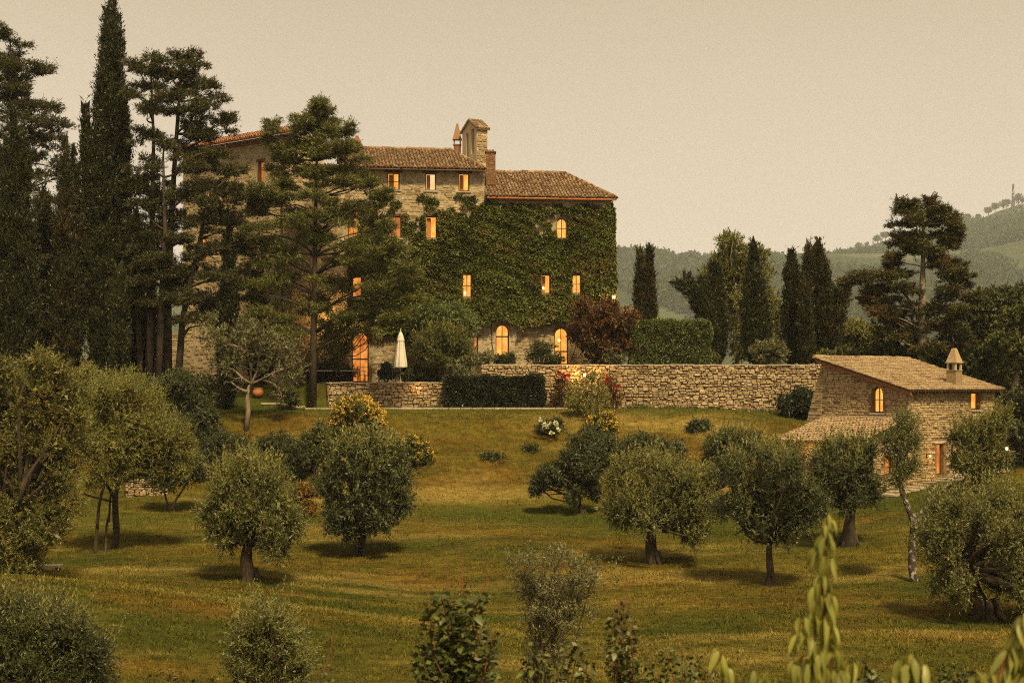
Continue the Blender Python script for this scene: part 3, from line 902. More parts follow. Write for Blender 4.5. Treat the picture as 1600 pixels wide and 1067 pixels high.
Z_MAIN = MAIN.uv(650, 259)[1]; Z_LOW = MAIN.uv(860, 306)[1]
m = MB(); wall_panel(m, MAIN, 0, U0, -0.4, Z_MAIN, [o for o in allops if o[0] < U0])
LEFT_DEEP, LOW_DEEP = 8.0, 8.0
a, b = MAIN.at(U0, 0), MAIN.at(U0, 0, -LEFT_DEEP)
up = lambda p, z: Vector((p.x, p.y, z))
m.quad(up(a, -0.4), up(b, -0.4), up(b, Z_MAIN), up(a, Z_MAIN))
c = MAIN.at(0, 0, -LEFT_DEEP)
m.quad(up(b, -0.4), up(c, -0.4), up(c, Z_MAIN), up(b, Z_MAIN))
m.build('wall', M['manor_mortar'], manor)
m = MB(); wall_panel(m, MAIN, U0, MAIN.L, -0.4, Z_LOW, [o for o in allops if o[0] > U0])
a, b, c = MAIN.at(MAIN.L, 0), MAIN.at(MAIN.L, 0, -LOW_DEEP), MAIN.at(U0, 0, -LOW_DEEP)
m.quad(up(a, -0.4), up(b, -0.4), up(b, Z_LOW), up(a, Z_LOW)); m.quad(up(b, -0.4), up(c, -0.4), up(c, Z_LOW), up(b, Z_LOW))
m.build('wall', M['manor_mortar'], manor)

for x, o in zip(win, ops):
    window(manor, MAIN, o, x[5], sill=not (428 <= x[1] <= 430), bars=x[0] in (619, 615, 552, 901, 730, 878), **x[6])
window(manor, MAIN, d1, 'glow', sill=False, name='door', bars=True, transom=0.7, shutter=None)
window(manor, MAIN, d2, 'glow', sill=False, name='door', bars=True, transom=0.36)
window(manor, MAIN, d3, 'glow_deep', sill=False, name='door', bars=True, transom=0.46)
window(manor, MAIN, slot, 'glow_red', sill=True, bars=False)
for o in (d1, d2, d3): arch_stones(manor, MAIN, o, M['brick'], r_out=0.16)

for (o, du, zf) in ((ops[7], -0.13, 0.3), (d2, -0.12, 1.55), (ops[8], -0.15, 0.35)):      # small lamps standing just inside the panes
    pane_lamp = MB(); pane_lamp.lathe(MAIN.at(o[0]+du, o[1]+zf, -0.16), [(0.01, -0.10), (0.06, -0.06), (0.075, 0.0), (0.05, 0.07), (0.01, 0.10)], 10)
    pane_lamp.build('lamp_bulb', M['bulb'], manor, True)
# where the ivy covers the front
TOPX = np.array([540, 575, 600, 625, 645, 655, 662, 700, 735, 748, 756, 772, 790, 815, 838, 850, 868, 892, 905, 925, 948, 970])
TOPY = np.array([352, 360, 368, 384, 388, 384, 332, 327, 332, 322, 305, 309, 327, 318, 322, 330, 326, 326, 322, 326, 326, 322])
BOTX = np.array([540, 600, 700, 738, 752, 765, 778, 790, 803, 811, 822, 840, 860, 880, 900, 930, 970])
BOTY = np.array([520, 520, 508, 503, 505, 508, 502, 498, 506, 517, 512, 507, 505, 502, 507, 520, 540])
def wall_px(u, z):
    p = MAIN.at(u, z)
    return 800 + F*p.x/p.y, HORIZON - F*p.z/p.y
def wob(u, z): return math.sin(u*3.1+z*1.7) + math.sin(u*7.3-z*5.1)*0.6 + math.sin(z*9.7+u*2.3)*0.4
def ivy_cover(u, z):
    px, py = wall_px(u, z)
    px += wob(z, u)*3; 
    t = np.interp(px, TOPX, TOPY) + wob(u, z)*3.5; b = np.interp(px, BOTX, BOTY) + wob(u+3, z)*1.6
    if py < t or py > b or px < 545: return False
    if 838 < px < 888 and 332 < py < 366 and wob(u*1.3, z*1.3) > -0.55: return False     # bare patch beside the arched window
    return True
def thin_ivy(u, z):
    px, py = wall_px(u, z)
    if 560 < px < 760 and 303 < py < 395: return wob(u*0.8+1, z*1.1) + (0.9 if py > 335 else 0.0)*(1 if px < 660 else -1) + (0.35 if 306 < py < 326 and px > 610 else -0.4) > 0.55
    if 770 < px < 955 and 318 < py < 345: return wob(u, z) > 0.2
    return False
def free(a, b, z0, z1, pad=0.03):
    return not any(b > o[0]-o[3]/2-pad and a < o[0]+o[3]/2+pad and z1 > o[1]-pad and z0 < o[2]+(0.17 if not o[4] else 0.18) for o in allops)
def bare(a, b, z0, z1):
    return free(a, b, z0, z1) and not (ivy_cover((a+b)/2, (z0+z1)/2) and ivy_cover(a, z0) and ivy_cover(b, z1))
lay = courses(rng, 0.02, U0-0.02, 0.0, Z_MAIN-0.02, (0.11, 0.24), (0.22, 0.52), bare, skip=0.22)
lay += courses(rng, U0+0.02, MAIN.L-0.02, 0.0, Z_LOW-0.02, (0.11, 0.24), (0.22, 0.52), bare, skip=0.18)
lay_stones(manor, MAIN, lay, M['manor_stone'], 300, (0.012, 0.035), rng)
# side wall of the low block
SIDE = Wall(MAIN.at(MAIN.L, 0), MAIN.at(MAIN.L, 0, -LOW_DEEP))
lay_stones(manor, SIDE, courses(rng, 0.02, SIDE.L-.02, 0, Z_LOW-.05, (0.12, 0.24), (0.25, 0.5), lambda *a: True, skip=0.2), M['manor_stone'], 0, (0.012, 0.035), rng)

# roofs
def mp_(u, back, z): return MAIN.at(u, z, -back)
rt = np.random.RandomState(8)
ZE = MAIN.uv(650, 264)[1]; ZR = (HORIZON-233)/F*(MAIN.at(7, 0, -4).y)
E0, E1, G0, G1 = mp_(3.0, -0.55, ZE), mp_(U0-0.05, -0.55, ZE), mp_(3.0, 4.0, ZR), mp_(U0-1.75, 4.0, ZR)
rf = roof_plane(manor, E0, E1, G0, G1, M['tile'], rt)
B1 = mp_(U0-0.05, 8.5, ZE); B0 = mp_(3.0, 8.5, ZE)
roof_plane(manor, E1, B1, G1, G1, M['tile'], rt)
roof_plane(manor, B1, B0, G1, G0, M['tile'], rt, course=0.66)
ridge_tiles(rf, G0, G1, M['tile'], rt); ridge_tiles(rf, G1, E1, M['tile'], rt)
ZE2 = MAIN.uv(860, 309)[1]; ZR2 = (HORIZON-269.5)/F*(MAIN.at(15, 0, -4).y)
e0, e1 = mp_(U0+0.1, -0.5, ZE2), mp_(MAIN.L+0.25, -0.5, ZE2)
g0, g1 = mp_(U0+0.1, 4.0, ZR2), mp_(MAIN.L-2.3, 4.0, ZR2)
b1, b0 = mp_(MAIN.L+0.25, 8.5, ZE2), mp_(U0+0.1, 8.5, ZE2)
rf = roof_plane(manor, e0, e1, g0, g1, M['tile'], rt)
roof_plane(manor, e1, b1, g1, g1, M['tile'], rt)
roof_plane(manor, b1, b0, g1, g0, M['tile'], rt, course=0.66)
ridge_tiles(rf, g0, g1, M['tile'], rt); ridge_tiles(rf, g1, e1, M['tile'], rt)
m = MB(); m.tube([e0-Vector((0, 0, .12))-ux*0.0, e1-Vector((0, 0, .12))], 0.06, 8); m.build('gutter', M['red_eave'], manor)
m = MB(); m.tube([E0-Vector((0, 0, .12)), E1-Vector((0, 0, .12))], 0.05, 8); m.build('gutter', M['frame'], manor)

# left wing, turned towards the left
cn = MAIN.at(0.0, 0)
wd = Vector((-0.739, 0.674, 0))
WING = Wall(cn + wd*11.0, cn)
zw = (HORIZON-208)/F*cn.y
wop = []
for px, t_, b_, wp in ((408, 252, 285, 11),):
    u, z1 = WING.uv(px, t_); _, z0 = WING.uv(px, b_); wop.append((u, z0, z1, 0.55, False))
WLOW = Wall(cn + wd*17.6, cn + wd*11.0)
u, z1 = WLOW.uv(209, 545); lop = (u, 0.2, z1, 1.3, True)
for px, t_ in ((318, 372), (345, 470)):
    u, z1 = WING.uv(px, t_); wop.append((u, z1-1.5, z1, 0.8, False))
m = MB(); wall_panel(m, WING, 0, WING.L, -1.0, zw, wop)
wb = Vector((0.674, 0.739, 0)); q = cn + wb*2.6
m.quad(up(cn, -1), up(q, -1), up(q, zw), up(cn, zw)); far = WING.A + wb*6
m.quad(up(WING.A, -1), up(far, -1), up(far, zw), up(WING.A, zw))
m.build('wall', M['wing_mortar'], manor)
window(manor, WING, wop[0], 'glow_red', bars=False, shutter=-1)
for o in wop[1:]: window(manor, WING, o, 'glow_deep', bars=True)
m = MB(); wall_panel(m, WLOW, 0, WLOW.L, -1.0, 3.4, [lop]); q = WLOW.A+Vector((0.674, 0.739, 0))*3
m.quad(up(WLOW.at(0, 0), 3.4), up(WLOW.at(WLOW.L, 0), 3.4), up(WLOW.at(WLOW.L, 0, -3), 3.4), up(WLOW.at(0, 0, -3), 3.4)); m.quad(up(WLOW.A, -1), up(q, -1), up(q, 3.4), up(WLOW.A, 3.4))
m.build('wall', M['wing_mortar'], manor)
window(manor, WLOW, lop, 'glow_red', sill=False, name='door', bars=True, transom=0.5)
lay_stones(manor, WLOW, courses(rng, .02, WLOW.L-.02, -0.6, 3.35, (0.13, 0.26), (0.25, 0.6), lambda a, b, z0, z1: not (b > lop[0]-.7 and a < lop[0]+.7 and z0 < lop[2]+.2), skip=0.3), M['wing_stone'], 0, (0.012, 0.035), rng)
def wfree(a, b, z0, z1): return not any(b > o[0]-o[3]/2-.05 and a < o[0]+o[3]/2+.05 and z1 > o[1]-.05 and z0 < o[2]+.2 for o in wop)
lay = courses(rng, .02, WING.L-.02, -0.6, zw-.3, (0.13, 0.26), (0.25, 0.6), wfree, skip=0.38)
lay_stones(manor, WING, lay, M['wing_stone'], 0, (0.012, 0.035), rng)
# downpipe and a narrow slot on the corner
m = MB(); m.tube([WING.at(WING.L-0.75, 1, 0.07), WING.at(WING.L-0.75, zw-0.2, 0.07)], 0.05, 8); m.build('downpipe', M['frame'], manor)
we0, we1 = WING.at(-0.4, zw, 0.55), WING.at(WING.L+0.35, zw, 0.55)
wr0, wr1 = WING.at(-0.4, zw+1.0, -2.6), WING.at(WING.L+0.1, zw+1.0, -2.6)
m = MB()
for k, (o_, h_) in enumerate(((0.10, 0.26), (0.22, 0.17), (0.34, 0.08))):
    m.box((WING.at(-0.2, zw-h_-0.03, o_/2)+WING.at(WING.L+0.1, zw-h_-0.03, o_/2))/2, WING.u*(WING.L/2+0.15), WING.n*(o_/2), (0, 0, 0.043))
m.build('cornice', M['red_eave'], manor)
rf = roof_plane(manor, we0, we1, wr0, wr1, M['tile_red'], rt, base='red_eave')

# bell gable, two chimneys and the little cap behind the tree
bell_n = P(745, 600, 102.2); bell_f = P(722.5, 600, 103.9)
BELL = Wall(bell_f, bell_n)
bz0, bz1 = (HORIZON-275)/F*102, (HORIZON-199)/F*102
bw = BELL.L
th = 0.78
bo = []
for f, wd_, t_, b_ in ((0.34, 0.36, 206, 246), (0.72, 0.42, 198, 241)):
    bo.append((bw*f, (HORIZON-b_)/F*102.8, (HORIZON-t_)/F*102.8, wd_, True))
zap = (HORIZON-184)/F*102.5 - 0.1
gt = lambda u: bz1 + 0.02 + (zap-bz1)*(1-abs(u-bw/2)/(bw/2))
bell = MB()
wall_panel(bell, BELL, 0, bw, bz0, bz1, bo, depth=th)
for o in bo: pass
# gable triangle, back and sides
bell.quad(BELL.at(0, bz1), BELL.at(bw, bz1), BELL.at(bw/2, zap))
bell.quad(BELL.at(bw, bz1, -th), BELL.at(0, bz1, -th), BELL.at(bw/2, zap, -th))
BK = Wall(BELL.at(bw, 0, -th), BELL.at(0, 0, -th))
mb2 = MB(); wall_panel(mb2, BK, 0, bw, bz0, bz1, [(bw-o[0], *o[1:]) for o in bo], depth=0.001); bell.add(mb2.v, mb2.f)
for uu in (0, bw): bell.quad(BELL.at(uu, bz0), BELL.at(uu, bz0, -th), BELL.at(uu, bz1, -th), BELL.at(uu, bz1))
bg_ = bell.build('bell_gable', M['plaster'], manor)
SB = Wall(BELL.at(bw, 0), BELL.at(bw, 0, -th))
lay_stones(bg_, SB, courses(rng, 0, th, bz0+0.9, bz1, (0.13, 0.22), (0.26, 0.5), lambda *a: True), M['stone'], 0, (0.02, 0.05), rng)
for sgn, ua in ((1, bw), (-1, 0)):
    ea = BELL.at(ua+sgn*0.14, bz1-0.06, 0.12); eb = BELL.at(ua+sgn*0.14, bz1-0.06, -th-0.12)
    ra = BELL.at(bw/2, zap+0.06, 0.12); rb = BELL.at(bw/2, zap+0.06, -th-0.12)
    if sgn == 1: pl = (ea, eb, ra, rb)
    else: pl = (eb, ea, rb, ra)
    V = [Vector(p) for p in pl]
    mm = MB(); dn = Vector((0, 0, -0.07)); q = [V[0], V[1], V[3], V[2]]
    mm.add(q+[p+dn for p in q], [(0, 1, 2, 3), (7, 6, 5, 4), (0, 4, 5, 1), (1, 5, 6, 2), (2, 6, 7, 3), (3, 7, 4, 0)])
    n_ = (V[1]-V[0]).cross(V[2]-V[0]).normalized(); n_ = n_ if n_.z > 0 else -n_
    for i in range(5):
        for j in range(4):
            f0 = (i+0.5)/5; t0 = j/4; t1 = min(1.0, (j+1.25)/4)
            a0 = V[0].lerp(V[1], f0).lerp(V[2].lerp(V[3], f0), t0) + n_*0.03; a1 = V[0].lerp(V[1], f0).lerp(V[2].lerp(V[3], f0), t1) + n_*0.01
            mm.tube([a0, a1], [0.10, 0.085], 6)
    mm.build('gable_tiles', M['tile'], bg_)

def pyramid_chimney(px, top, cap_bot, base, d, wpx, mat, root, posts=True, label=None):
    c = P(px, base, d); h = wpx/2/F*d
    z0, zc, zt = (HORIZON-base)/F*d, (HORIZON-cap_bot)/F*d, (HORIZON-top)/F*d
    m = MB(); zb = z0+0.05
    m.abox(c.x-h*0.85, c.x+h*0.85, c.y-h*0.85, c.y+h*0.85, z0-0.9, zb)
    m.abox(c.x-h*0.98, c.x+h*0.98, c.y-h*0.98, c.y+h*0.98, zb+0.002, zb+0.06)
    ch = m.build('chimney', mat, root)
    if posts:
        for sx_ in (-1, 1):
            for sy_ in (-1, 1):
                mm = MB(); q = Vector((c.x+sx_*h*0.72, c.y+sy_*h*0.72, 0)); mm.abox(q.x-h*.13, q.x+h*.13, q.y-h*.13, q.y+h*.13, zb+0.06, zc-0.05); mm.build('post', mat, ch)
    mm = MB(); mm.abox(c.x-h*1.12, c.x+h*1.12, c.y-h*1.12, c.y+h*1.12, zc-0.05, zc+0.0)
    mm.add([(c.x-h*1.05, c.y-h*1.05, zc), (c.x+h*1.05, c.y-h*1.05, zc), (c.x+h*1.05, c.y+h*1.05, zc), (c.x-h*1.05, c.y+h*1.05, zc), (c.x-h*.2, c.y-h*.2, zt-0.03), (c.x+h*.2, c.y-h*.2, zt-0.03), (c.x+h*.2, c.y+h*.2, zt-0.03), (c.x-h*.2, c.y+h*.2, zt-0.03), (c.x, c.y, zt)],
           [(0, 1, 5, 4), (1, 2, 6, 5), (2, 3, 7, 6), (3, 0, 4, 7), (4, 5, 8), (5, 6, 8), (6, 7, 8), (7, 4, 8)])
    mm.build('chimney_cap', mat, ch)
    return ch
pyramid_chimney(714.5, 193, 218, 229, 104.5, 13, M['brick'], manor)
pyramid_chimney(558, 212, 231, 240, 103, 19, M['brick'], manor)
c = P(766.5, 235, 101.5); h = 7.2/F*101.5
BR = [Wall((c.x-h, c.y-h), (c.x+h, c.y-h)), Wall((c.x+h, c.y-h), (c.x+h, c.y+h))]
zb, zt = (HORIZON-290)/F*101.5, (HORIZON-240)/F*101.5
m = MB(); m.abox(c.x-h, c.x+h, c.y-h, c.y+h, zb, zt); m.abox(c.x-h*1.2, c.x+h*1.2, c.y-h*1.2, c.y+h*1.2, zt+.002, zt+0.10)
ch = m.build('chimney', M['mortar'], manor)
for Wb in BR:
    lay_stones(ch, Wb, courses(rng, 0, Wb.L, zb, zt, (0.075, 0.085), (0.2, 0.24), lambda *a: True, wob=0), M['brick'], 0, (0.012, 0.02), rng, stuff='bricks')
m = MB()
for k in range(3): m.tube([c+Vector((-h*.7+k*h*.6, -h, zt+.13-c.z)), c+Vector((-h*.7+k*h*.6, h, zt+.15-c.z))], 0.09, 6)
m.build('chimney_cap', M['tile'], ch)

# lamps on the manor
lamp('wall_lamp', 'bright wall lantern glowing among pale branches left of the big arched door', MAIN.at(MAIN.uv(536, 505)[0], MAIN.uv(536, 505)[1], 0.02), 420, MAIN.n, out=0.5)
q = SIDE.at(0.25, (HORIZON-466)/F*101, 0.02)
lamp('wall_lamp', 'bright wall lantern on the manor corner above the red brown shrub', MAIN.at(MAIN.L-0.1, (HORIZON-466)/F*101, 0.9), 420, MAIN.n, out=0.5)

# ------------------------------------------------------------------ retaining walls
def garden_wall(name, label, A, B, ztop, thick, zfoot, end_left=True, limit=300, rng=None, hr=(0.09, 0.23), wr=(0.16, 0.44), mat='stone'):
    W = Wall(A, B)
    mid = W.at(W.L/2, zfoot(W.L/2))
    r = thing(name, label, 'stone wall', mid)
    m = MB()
    lo = min(zfoot(0), zfoot(W.L))-0.5
    c = W.at(W.L/2, (lo+ztop-0.07)/2, -thick/2)
    m.box(c, W.u*W.L/2, W.n*thick/2, (0, 0, (ztop-0.07-lo)/2)); m.build('core', M['gap'], r)
    lay = courses(rng, 0.0, W.L, lo+0.25, ztop-0.075, hr, wr, lambda a, b, z0, z1: z1 > zfoot((a+b)/2)-0.05, wob=0.10)
    lay_stones(r, W, lay, M[mat], limit, (0.05, 0.13), rng, gap=0.93, out0=0.0)
    u = 0
    while u < W.L-0.05:                                   # coping slabs
        l = min(rng.uniform(0.35, 1.1), W.L-u)
        m = MB(); m.box(W.at(u+l/2, ztop-0.03+rng.uniform(-.028, .022), -thick/2+0.03+rng.uniform(-.05, .05)), W.u*(l/2-0.012), W.n*(thick/2+0.08), (0, 0, 0.036)); m.build('coping_slab', M['coping'], r); u += l
    return r, W
A1, B1_ = P(514, 600, 94.2), P(752, 600, 94.9)
z1t = (HORIZON-597)/F*94.3
fz = lambda A, B: (lambda u: gz(*(Vector((A.x, A.y-0.25)) + (Vector((B.x, B.y))-Vector((A.x, A.y))).normalized()*u)))
wall1, W1 = garden_wall('terrace_wall', 'low rubble stone wall holding the patio with the closed parasol', A1, B1_, z1t, 0.6, fz(A1, B1_), rng=rng)
A0 = P(499, 600, 97.4)
wall1b = Wall(A0, A1)
m = MB(); c = wall1b.at(wall1b.L/2-0.04, (z1t-0.07-2.2)/2, -0.3); m.box(c, wall1b.u*(wall1b.L/2-0.05), wall1b.n*0.29, (0, 0, (z1t-0.07+2.2)/2)); m.build('end_core', M['gap'], wall1)
lay_stones(wall1, wall1b, courses(rng, 0, wall1b.L-0.02, -1.5, z1t-0.075, (0.12, 0.26), (0.22, 0.5), lambda *a: True), M['stone'], 0, (0.04, 0.08), rng, gap=0.95)
m = MB(); m.box(wall1b.at(wall1b.L/2-0.2, z1t-0.035, -0.27), wall1b.u*(wall1b.L/2-0.15), wall1b.n*0.36, (0, 0, 0.033)); m.build('coping_slab', M['coping'], wall1)
A2, B2_ = P(752, 600, 95.2), P(1292, 600, 94.3)
z2t = (HORIZON-569.5)/F*95
wall2, W2 = garden_wall('terrace_wall', 'long high rubble stone wall running from the clipped hedge to the cottage', A2, B2_, z2t, 0.7, fz(A2, B2_), rng=rng)
m = MB(); m.abox(A2.x-0.62, A2.x-0.02, A2.y+0.05, A2.y+3.2, -1.6, z2t-0.06); m.build('end_core', M['gap'], wall2)
# lanterns on the walls
lamp('wall_lamp', 'small faint lantern set on the low patio wall', W1.at(W1.uv(651, 606)[0], (HORIZON-606)/F*94.5, 0.06), 10, W1.n, 0.05, out=0.14)
lamp('wall_lamp', 'bright lantern on the long wall above the yellow shrub', W2.at(W2.uv(913, 588)[0], (HORIZON-586)/F*95, 0.06), 230, W2.n, out=0.45)

# pale stone kerb at the foot of the walls
m = MB(); rk = np.random.RandomState(4)
px = 396
kerb_pts = []
x = -14.6
while x < 2.6:
    l = rk.uniform(0.5, 0.9); d = 93.2 if x < -10.5 else 93.55
    z = gz(x+l/2, d)
    m = MB() if x == -14.6 else m
    m.box((x+l/2, d+rk.uniform(-.03, .03), z+0.035), (l/2-0.015, 0, 0), (0, 0.19, 0), (0, 0.0, 0.055)); x += l
tag(m.build('kerb', M['coping']), kind='structure')

# low dry wall half hidden on the left slope, and the garden wall left of the manor
dA, dB = P(196, 600, 81.5), P(262, 600, 82)
garden_wall('dry_stone_wall', 'tumbled dry stone wall low on the left slope behind the yellow green tree', dA, dB, gz(dA.x, 81.5)+0.85, 0.5, fz(dA, dB), rng=rng, limit=60)
gA, gB = P(-40, 600, 104), P(200, 600, 109.2)
garden_wall('garden_wall', 'sunlit garden wall between the dark tree trunks left of the manor', gA, gB, 1.75, 0.5, lambda u: -0.6, rng=rng, limit=120, mat='house_stone')

# ------------------------------------------------------------------ the cottage on the right
hC = Vector((19.28, 78, 0)); hB = Vector((15.9, 82, 0))
hr_ = Vector((0.764, 0.645, 0)); hl = (hB-hC).normalized()
hD = hC + hr_*7.45
zE = (HORIZON-606)/F*78; zTop = (HORIZON-561)/F*82.2
HL = Wall(hB, hC); HF = Wall(hC, hD)
zG = -5.2
house = thing('cottage', 'stone cottage with a sloping pale tiled roof and arched lit window', 'cottage', (hC.x, hC.y, zG))
def hop(W, px, t_, b_, wpx, ar=False):
    u, z1 = W.uv(px, t_); _, z0 = W.uv(px, b_)
    u2, _ = W.uv(px+wpx/2, t_); u3, _ = W.uv(px-wpx/2, t_)
    return (u, z0, z1, abs(u2-u3), ar)
lw = [hop(HL, 1371, 604, 645, 17, True)]
fw = [hop(HF, 1524, 613, 640, 13), hop(HF, 1469, 693, 742, 11)]
slope = (zTop-zE)/HL.L
vt = lambda u: zE - 0.05 + (HL.L-u)*slope
m = MB()
wall_panel(m, HL, 0, HL.L, zG, 5, lw, ztop=vt)
wall_panel(m, HF, 0, HF.L, zG, zE-0.05, fw)
back0, back1 = hB, hB + hr_*7.45
m.quad(up(back1, zG), up(back0, zG), up(back0, zTop-.05), up(back1, zTop-.05))
m.quad(up(hD, zG), up(back1, zG), up(back1, zTop-.05), up(hD, zE-.05))
m.build('wall', M['house_mortar'], house)
window(house, HL, lw[0], 'glow', bars=True, shutter=-1)
window(house, HF, fw[0], 'glow', bars=False, shutter=1, curtain=False)
window(house, HF, fw[1], 'glow_deep', bars=False, name='door', sill=False)
arch_stones(house, HL, lw[0], M['house_stone'], r_out=0.15, n=9)
rh = np.random.RandomState(17)
def hfree(opsx, top):
    def f(a, b, z0, z1):
        if z1 > min(top(a), top(b))-0.02: return False
        return not any(b > o[0]-o[3]/2-.02 and a < o[0]+o[3]/2+.02 and z1 > o[1]-.09 and z0 < o[2]+.15 for o in opsx)
    return f
lay = courses(rh, 0, HL.L, zG+0.1, 2, (0.09, 0.17), (0.2, 0.5), hfree(lw, vt), skip=0.05)
lay_stones(house, HL, lay, M['house_stone'], 100, (0.02, 0.05), rh)
lay = courses(rh, 0, HF.L, zG+0.1, zE-.08, (0.09, 0.17), (0.2, 0.5), hfree(fw, lambda u: 99), skip=0.05)
lay_stones(house, HF, lay, M['house_stone'], 200, (0.02, 0.05), rh)
# battered stone foot on the left end of the side wall
m = MB()
b0_, b1_ = HL.at(-1.0, -1.9, 0.25), HL.at(0.0, -1.9, 0.25)
m.add([HL.at(-1.3, -3.2, 0.12), HL.at(0.02, -3.2, 0.12), HL.at(0.02, 1.1, -0.02), HL.at(-0.02, 1.1, -0.02), HL.at(-1.3, -3.2, -0.5), HL.at(-0.02, 1.1, -0.5)], [(0, 1, 2, 3), (0, 3, 5, 4)])
but = m.build('buttress', M['house_mortar'], house)
m = MB(); z = -3.1
while z < 0.95:                                       # its courses, each stone a block on the sloping face
    h_ = rh.uniform(0.10, 0.18); f_ = (z+3.2)/4.3; u = -1.3+1.28*f_
    while u < 0.0:
        l_ = min(rh.uniform(0.22, 0.45), 0.04-u)
        if l_ > 0.06: m.box(HL.at(u+l_/2, z+h_/2, 0.12-0.14*f_), HL.u*(l_/2-0.014), HL.n*rh.uniform(0.02, 0.05)+Vector((0, 0, 0.001)), Vector((0, 0, h_/2-0.012))-HL.n*0.004)
        u += l_
    z += h_
tag(m.build('small_stones', M['house_stone'], but), kind='stuff')
def rp(W, u, z, out): return W.at(u, z, out)
ov = 0.38
e0 = hC - hr_*0.32 - hl*ov + Vector((0, 0, zE - slope*ov)); e1 = hD + hr_*0.32 - hl*ov + Vector((0, 0, zE - slope*ov))
r0 = hB - hr_*0.32 + hl*0.25 + Vector((0, 0, zTop + slope*0.25)); r1 = hB + hr_*7.77 + hl*0.25 + Vector((0, 0, zTop + slope*0.25))
rf = roof_plane(house, e0, e1, r0, r1, M['tile_pale'], rt, pitch=0.2, course=0.3)
ridge_tiles(rf, r0, r1, M['tile_pale'], rt)
m = MB()
for k in range(2):
    o_ = Vector((0, 0, -0.13-0.09*k)) + hr_*(0.06+0.08*k)
    m.tube([e0+o_, r0+o_], 0.045, 6)
m.build('verge_tiles', M['red_eave'], house)
k = -1
m = MB()
for i in range(26):                                     # rafter ends under the eave
    q = HF.at(0.1+i*0.29, zE-0.22, 0.0); m.box(q + HF.n*0.17, HF.u*0.035, HF.n*0.17, (0, 0, 0.045))
m.build('rafter_ends', M['frame'], house)
# chimney near the eave
cc = P(1491, 600, 81.3); cz = zE + slope*((Vector((cc.x, cc.y, 0))-hC).dot(hl))
h = 9.0/F*81.3
def frustum(m, c, h0, h1, z0, z1):
    q = []
    for hh, z in ((h0, z0), (h1, z1)):
        q += [Vector((c.x, c.y, z)) + hr_*sx_*hh + hl*sy_*hh for sx_, sy_ in ((-1, -1), (1, -1), (1, 1), (-1, 1))]
    m.add(q, [(0, 1, 5, 4), (1, 2, 6, 5), (2, 3, 7, 6), (3, 0, 4, 7), (4, 5, 6, 7), (3, 2, 1, 0)])
zs = [(HORIZON-py)/F*81.3 for py in (578, 566, 544)]
m = MB(); frustum(m, cc, h*0.95, h*0.95, cz-0.5, zs[0]-0.05); frustum(m, cc, h*1.05, h*1.05, zs[0]-0.048, zs[0])
chh = m.build('chimney', M['house_stone'], house)
for sx_, sy_ in ((-1, -1), (1, -1), (1, 1), (-1, 1)):
    q = cc + hr_*sx_*h*0.75 + hl*sy_*h*0.75
    m = MB(); frustum(m, q, 0.045, 0.045, zs[0]+.001, zs[1]-.04); m.build('post', M['plaster'], chh)
m = MB(); frustum(m, cc, h*1.12, h*1.12, zs[1]-.039, zs[1]); frustum(m, cc, h*1.02, h*0.3, zs[1]+.001, zs[2]); m.build('chimney_cap', M['brick'] if False else M['house_stone'], chh)
# lean-to
zA = (HORIZON-654)/F*80; wl = 3.95; zAe = (HORIZON-688)/F*79.05
far_t = P(1301, 600, 81.5); near_t = hC + hl*0.15
far_t = HL.at(0.45, 0, 0); near_t = HL.at(HL.L-0.12, 0, 0)
lslope = (zA-zAe)/wl
ft, ntp = up(far_t, zA), up(near_t, zA)
fe, ne = up(far_t - hr_*wl, zAe), up(near_t - hr_*wl, zAe)
leanto = house
inn = 0.35
AF = Wall(far_t - hr_*(wl-inn) , near_t - hr_*(wl-inn) + hl*0.25)
AE = Wall(near_t - hr_*(wl-inn) + hl*0.25, near_t - hr_*0.01 + hl*0.25)
zAw = zAe + lslope*inn - 0.1
ao = hop(AE, 1389, 706, 742, 13)
at_ = lambda u: zAw + u*lslope
m = MB(); wall_panel(m, AF, 0, AF.L, zG, zAw, []); wall_panel(m, AE, 0, AE.L, zG, 5, [ao], ztop=at_)
m.build('wall', M['house_mortar'], house)
window(house, AE, ao, 'glow_deep', bars=False, sill=False, name='door')
lay_stones(house, AF, courses(rh, 0, AF.L, zG+.1, zAw-.03, (0.09, 0.17), (0.2, 0.5), lambda *a: True, skip=0.05), M['house_stone'], 0, (0.02, 0.05), rh)
lay_stones(house, AE, courses(rh, 0, AE.L, zG+.1, 0, (0.09, 0.17), (0.2, 0.5), hfree([ao], at_), skip=0.05), M['house_stone'], 0, (0.02, 0.05), rh)
rf = roof_plane(house, ne - hl*0.1, fe + hl*0.2, ntp - hl*0.1, ft + hl*0.2, M['tile_pale'], rt, pitch=0.2, course=0.3)
m = MB(); m.box((ft+ntp)/2 + Vector((0, 0, 0.07)) - hr_*0.06, HL.u*((ft-ntp).length/2+0.1), hr_*0.06, (0, 0, 0.07)); m.build('flashing', M['coping'], house)
lamp('wall_lamp', 'small lantern on the cottage front beside the narrow lower door', HF.at(HF.uv(1447, 715)[0], (HORIZON-712)/F*79, 0.02), 12, HF.n, 0.07)
lamp('wall_lamp', 'small lantern on the lean-to wall under its tiled eave', AF.at(AF.L*0.45, zAw-0.45, 0.02), 25, AF.n, 0.07)
pl = hit(1573, 752, 60, 90)
lamp('garden_lamp', 'orange garden lantern glowing in the dark trees right of the cottage', P(1573, 707, 74), 30, (0, -1, 0), 0.09, mount=False)
# paved strip in front of the cottage
m = MB(); 
for i in range(14):
    q = HF.at(-2.2+i*0.7, 0, 0.55); m.box((q.x, q.y, gz(q.x, q.y)+0.03), HF.u*0.335, HF.n*0.5, (0, 0, 0.05))
tag(m.build('pavement', M['coping']), kind='structure')
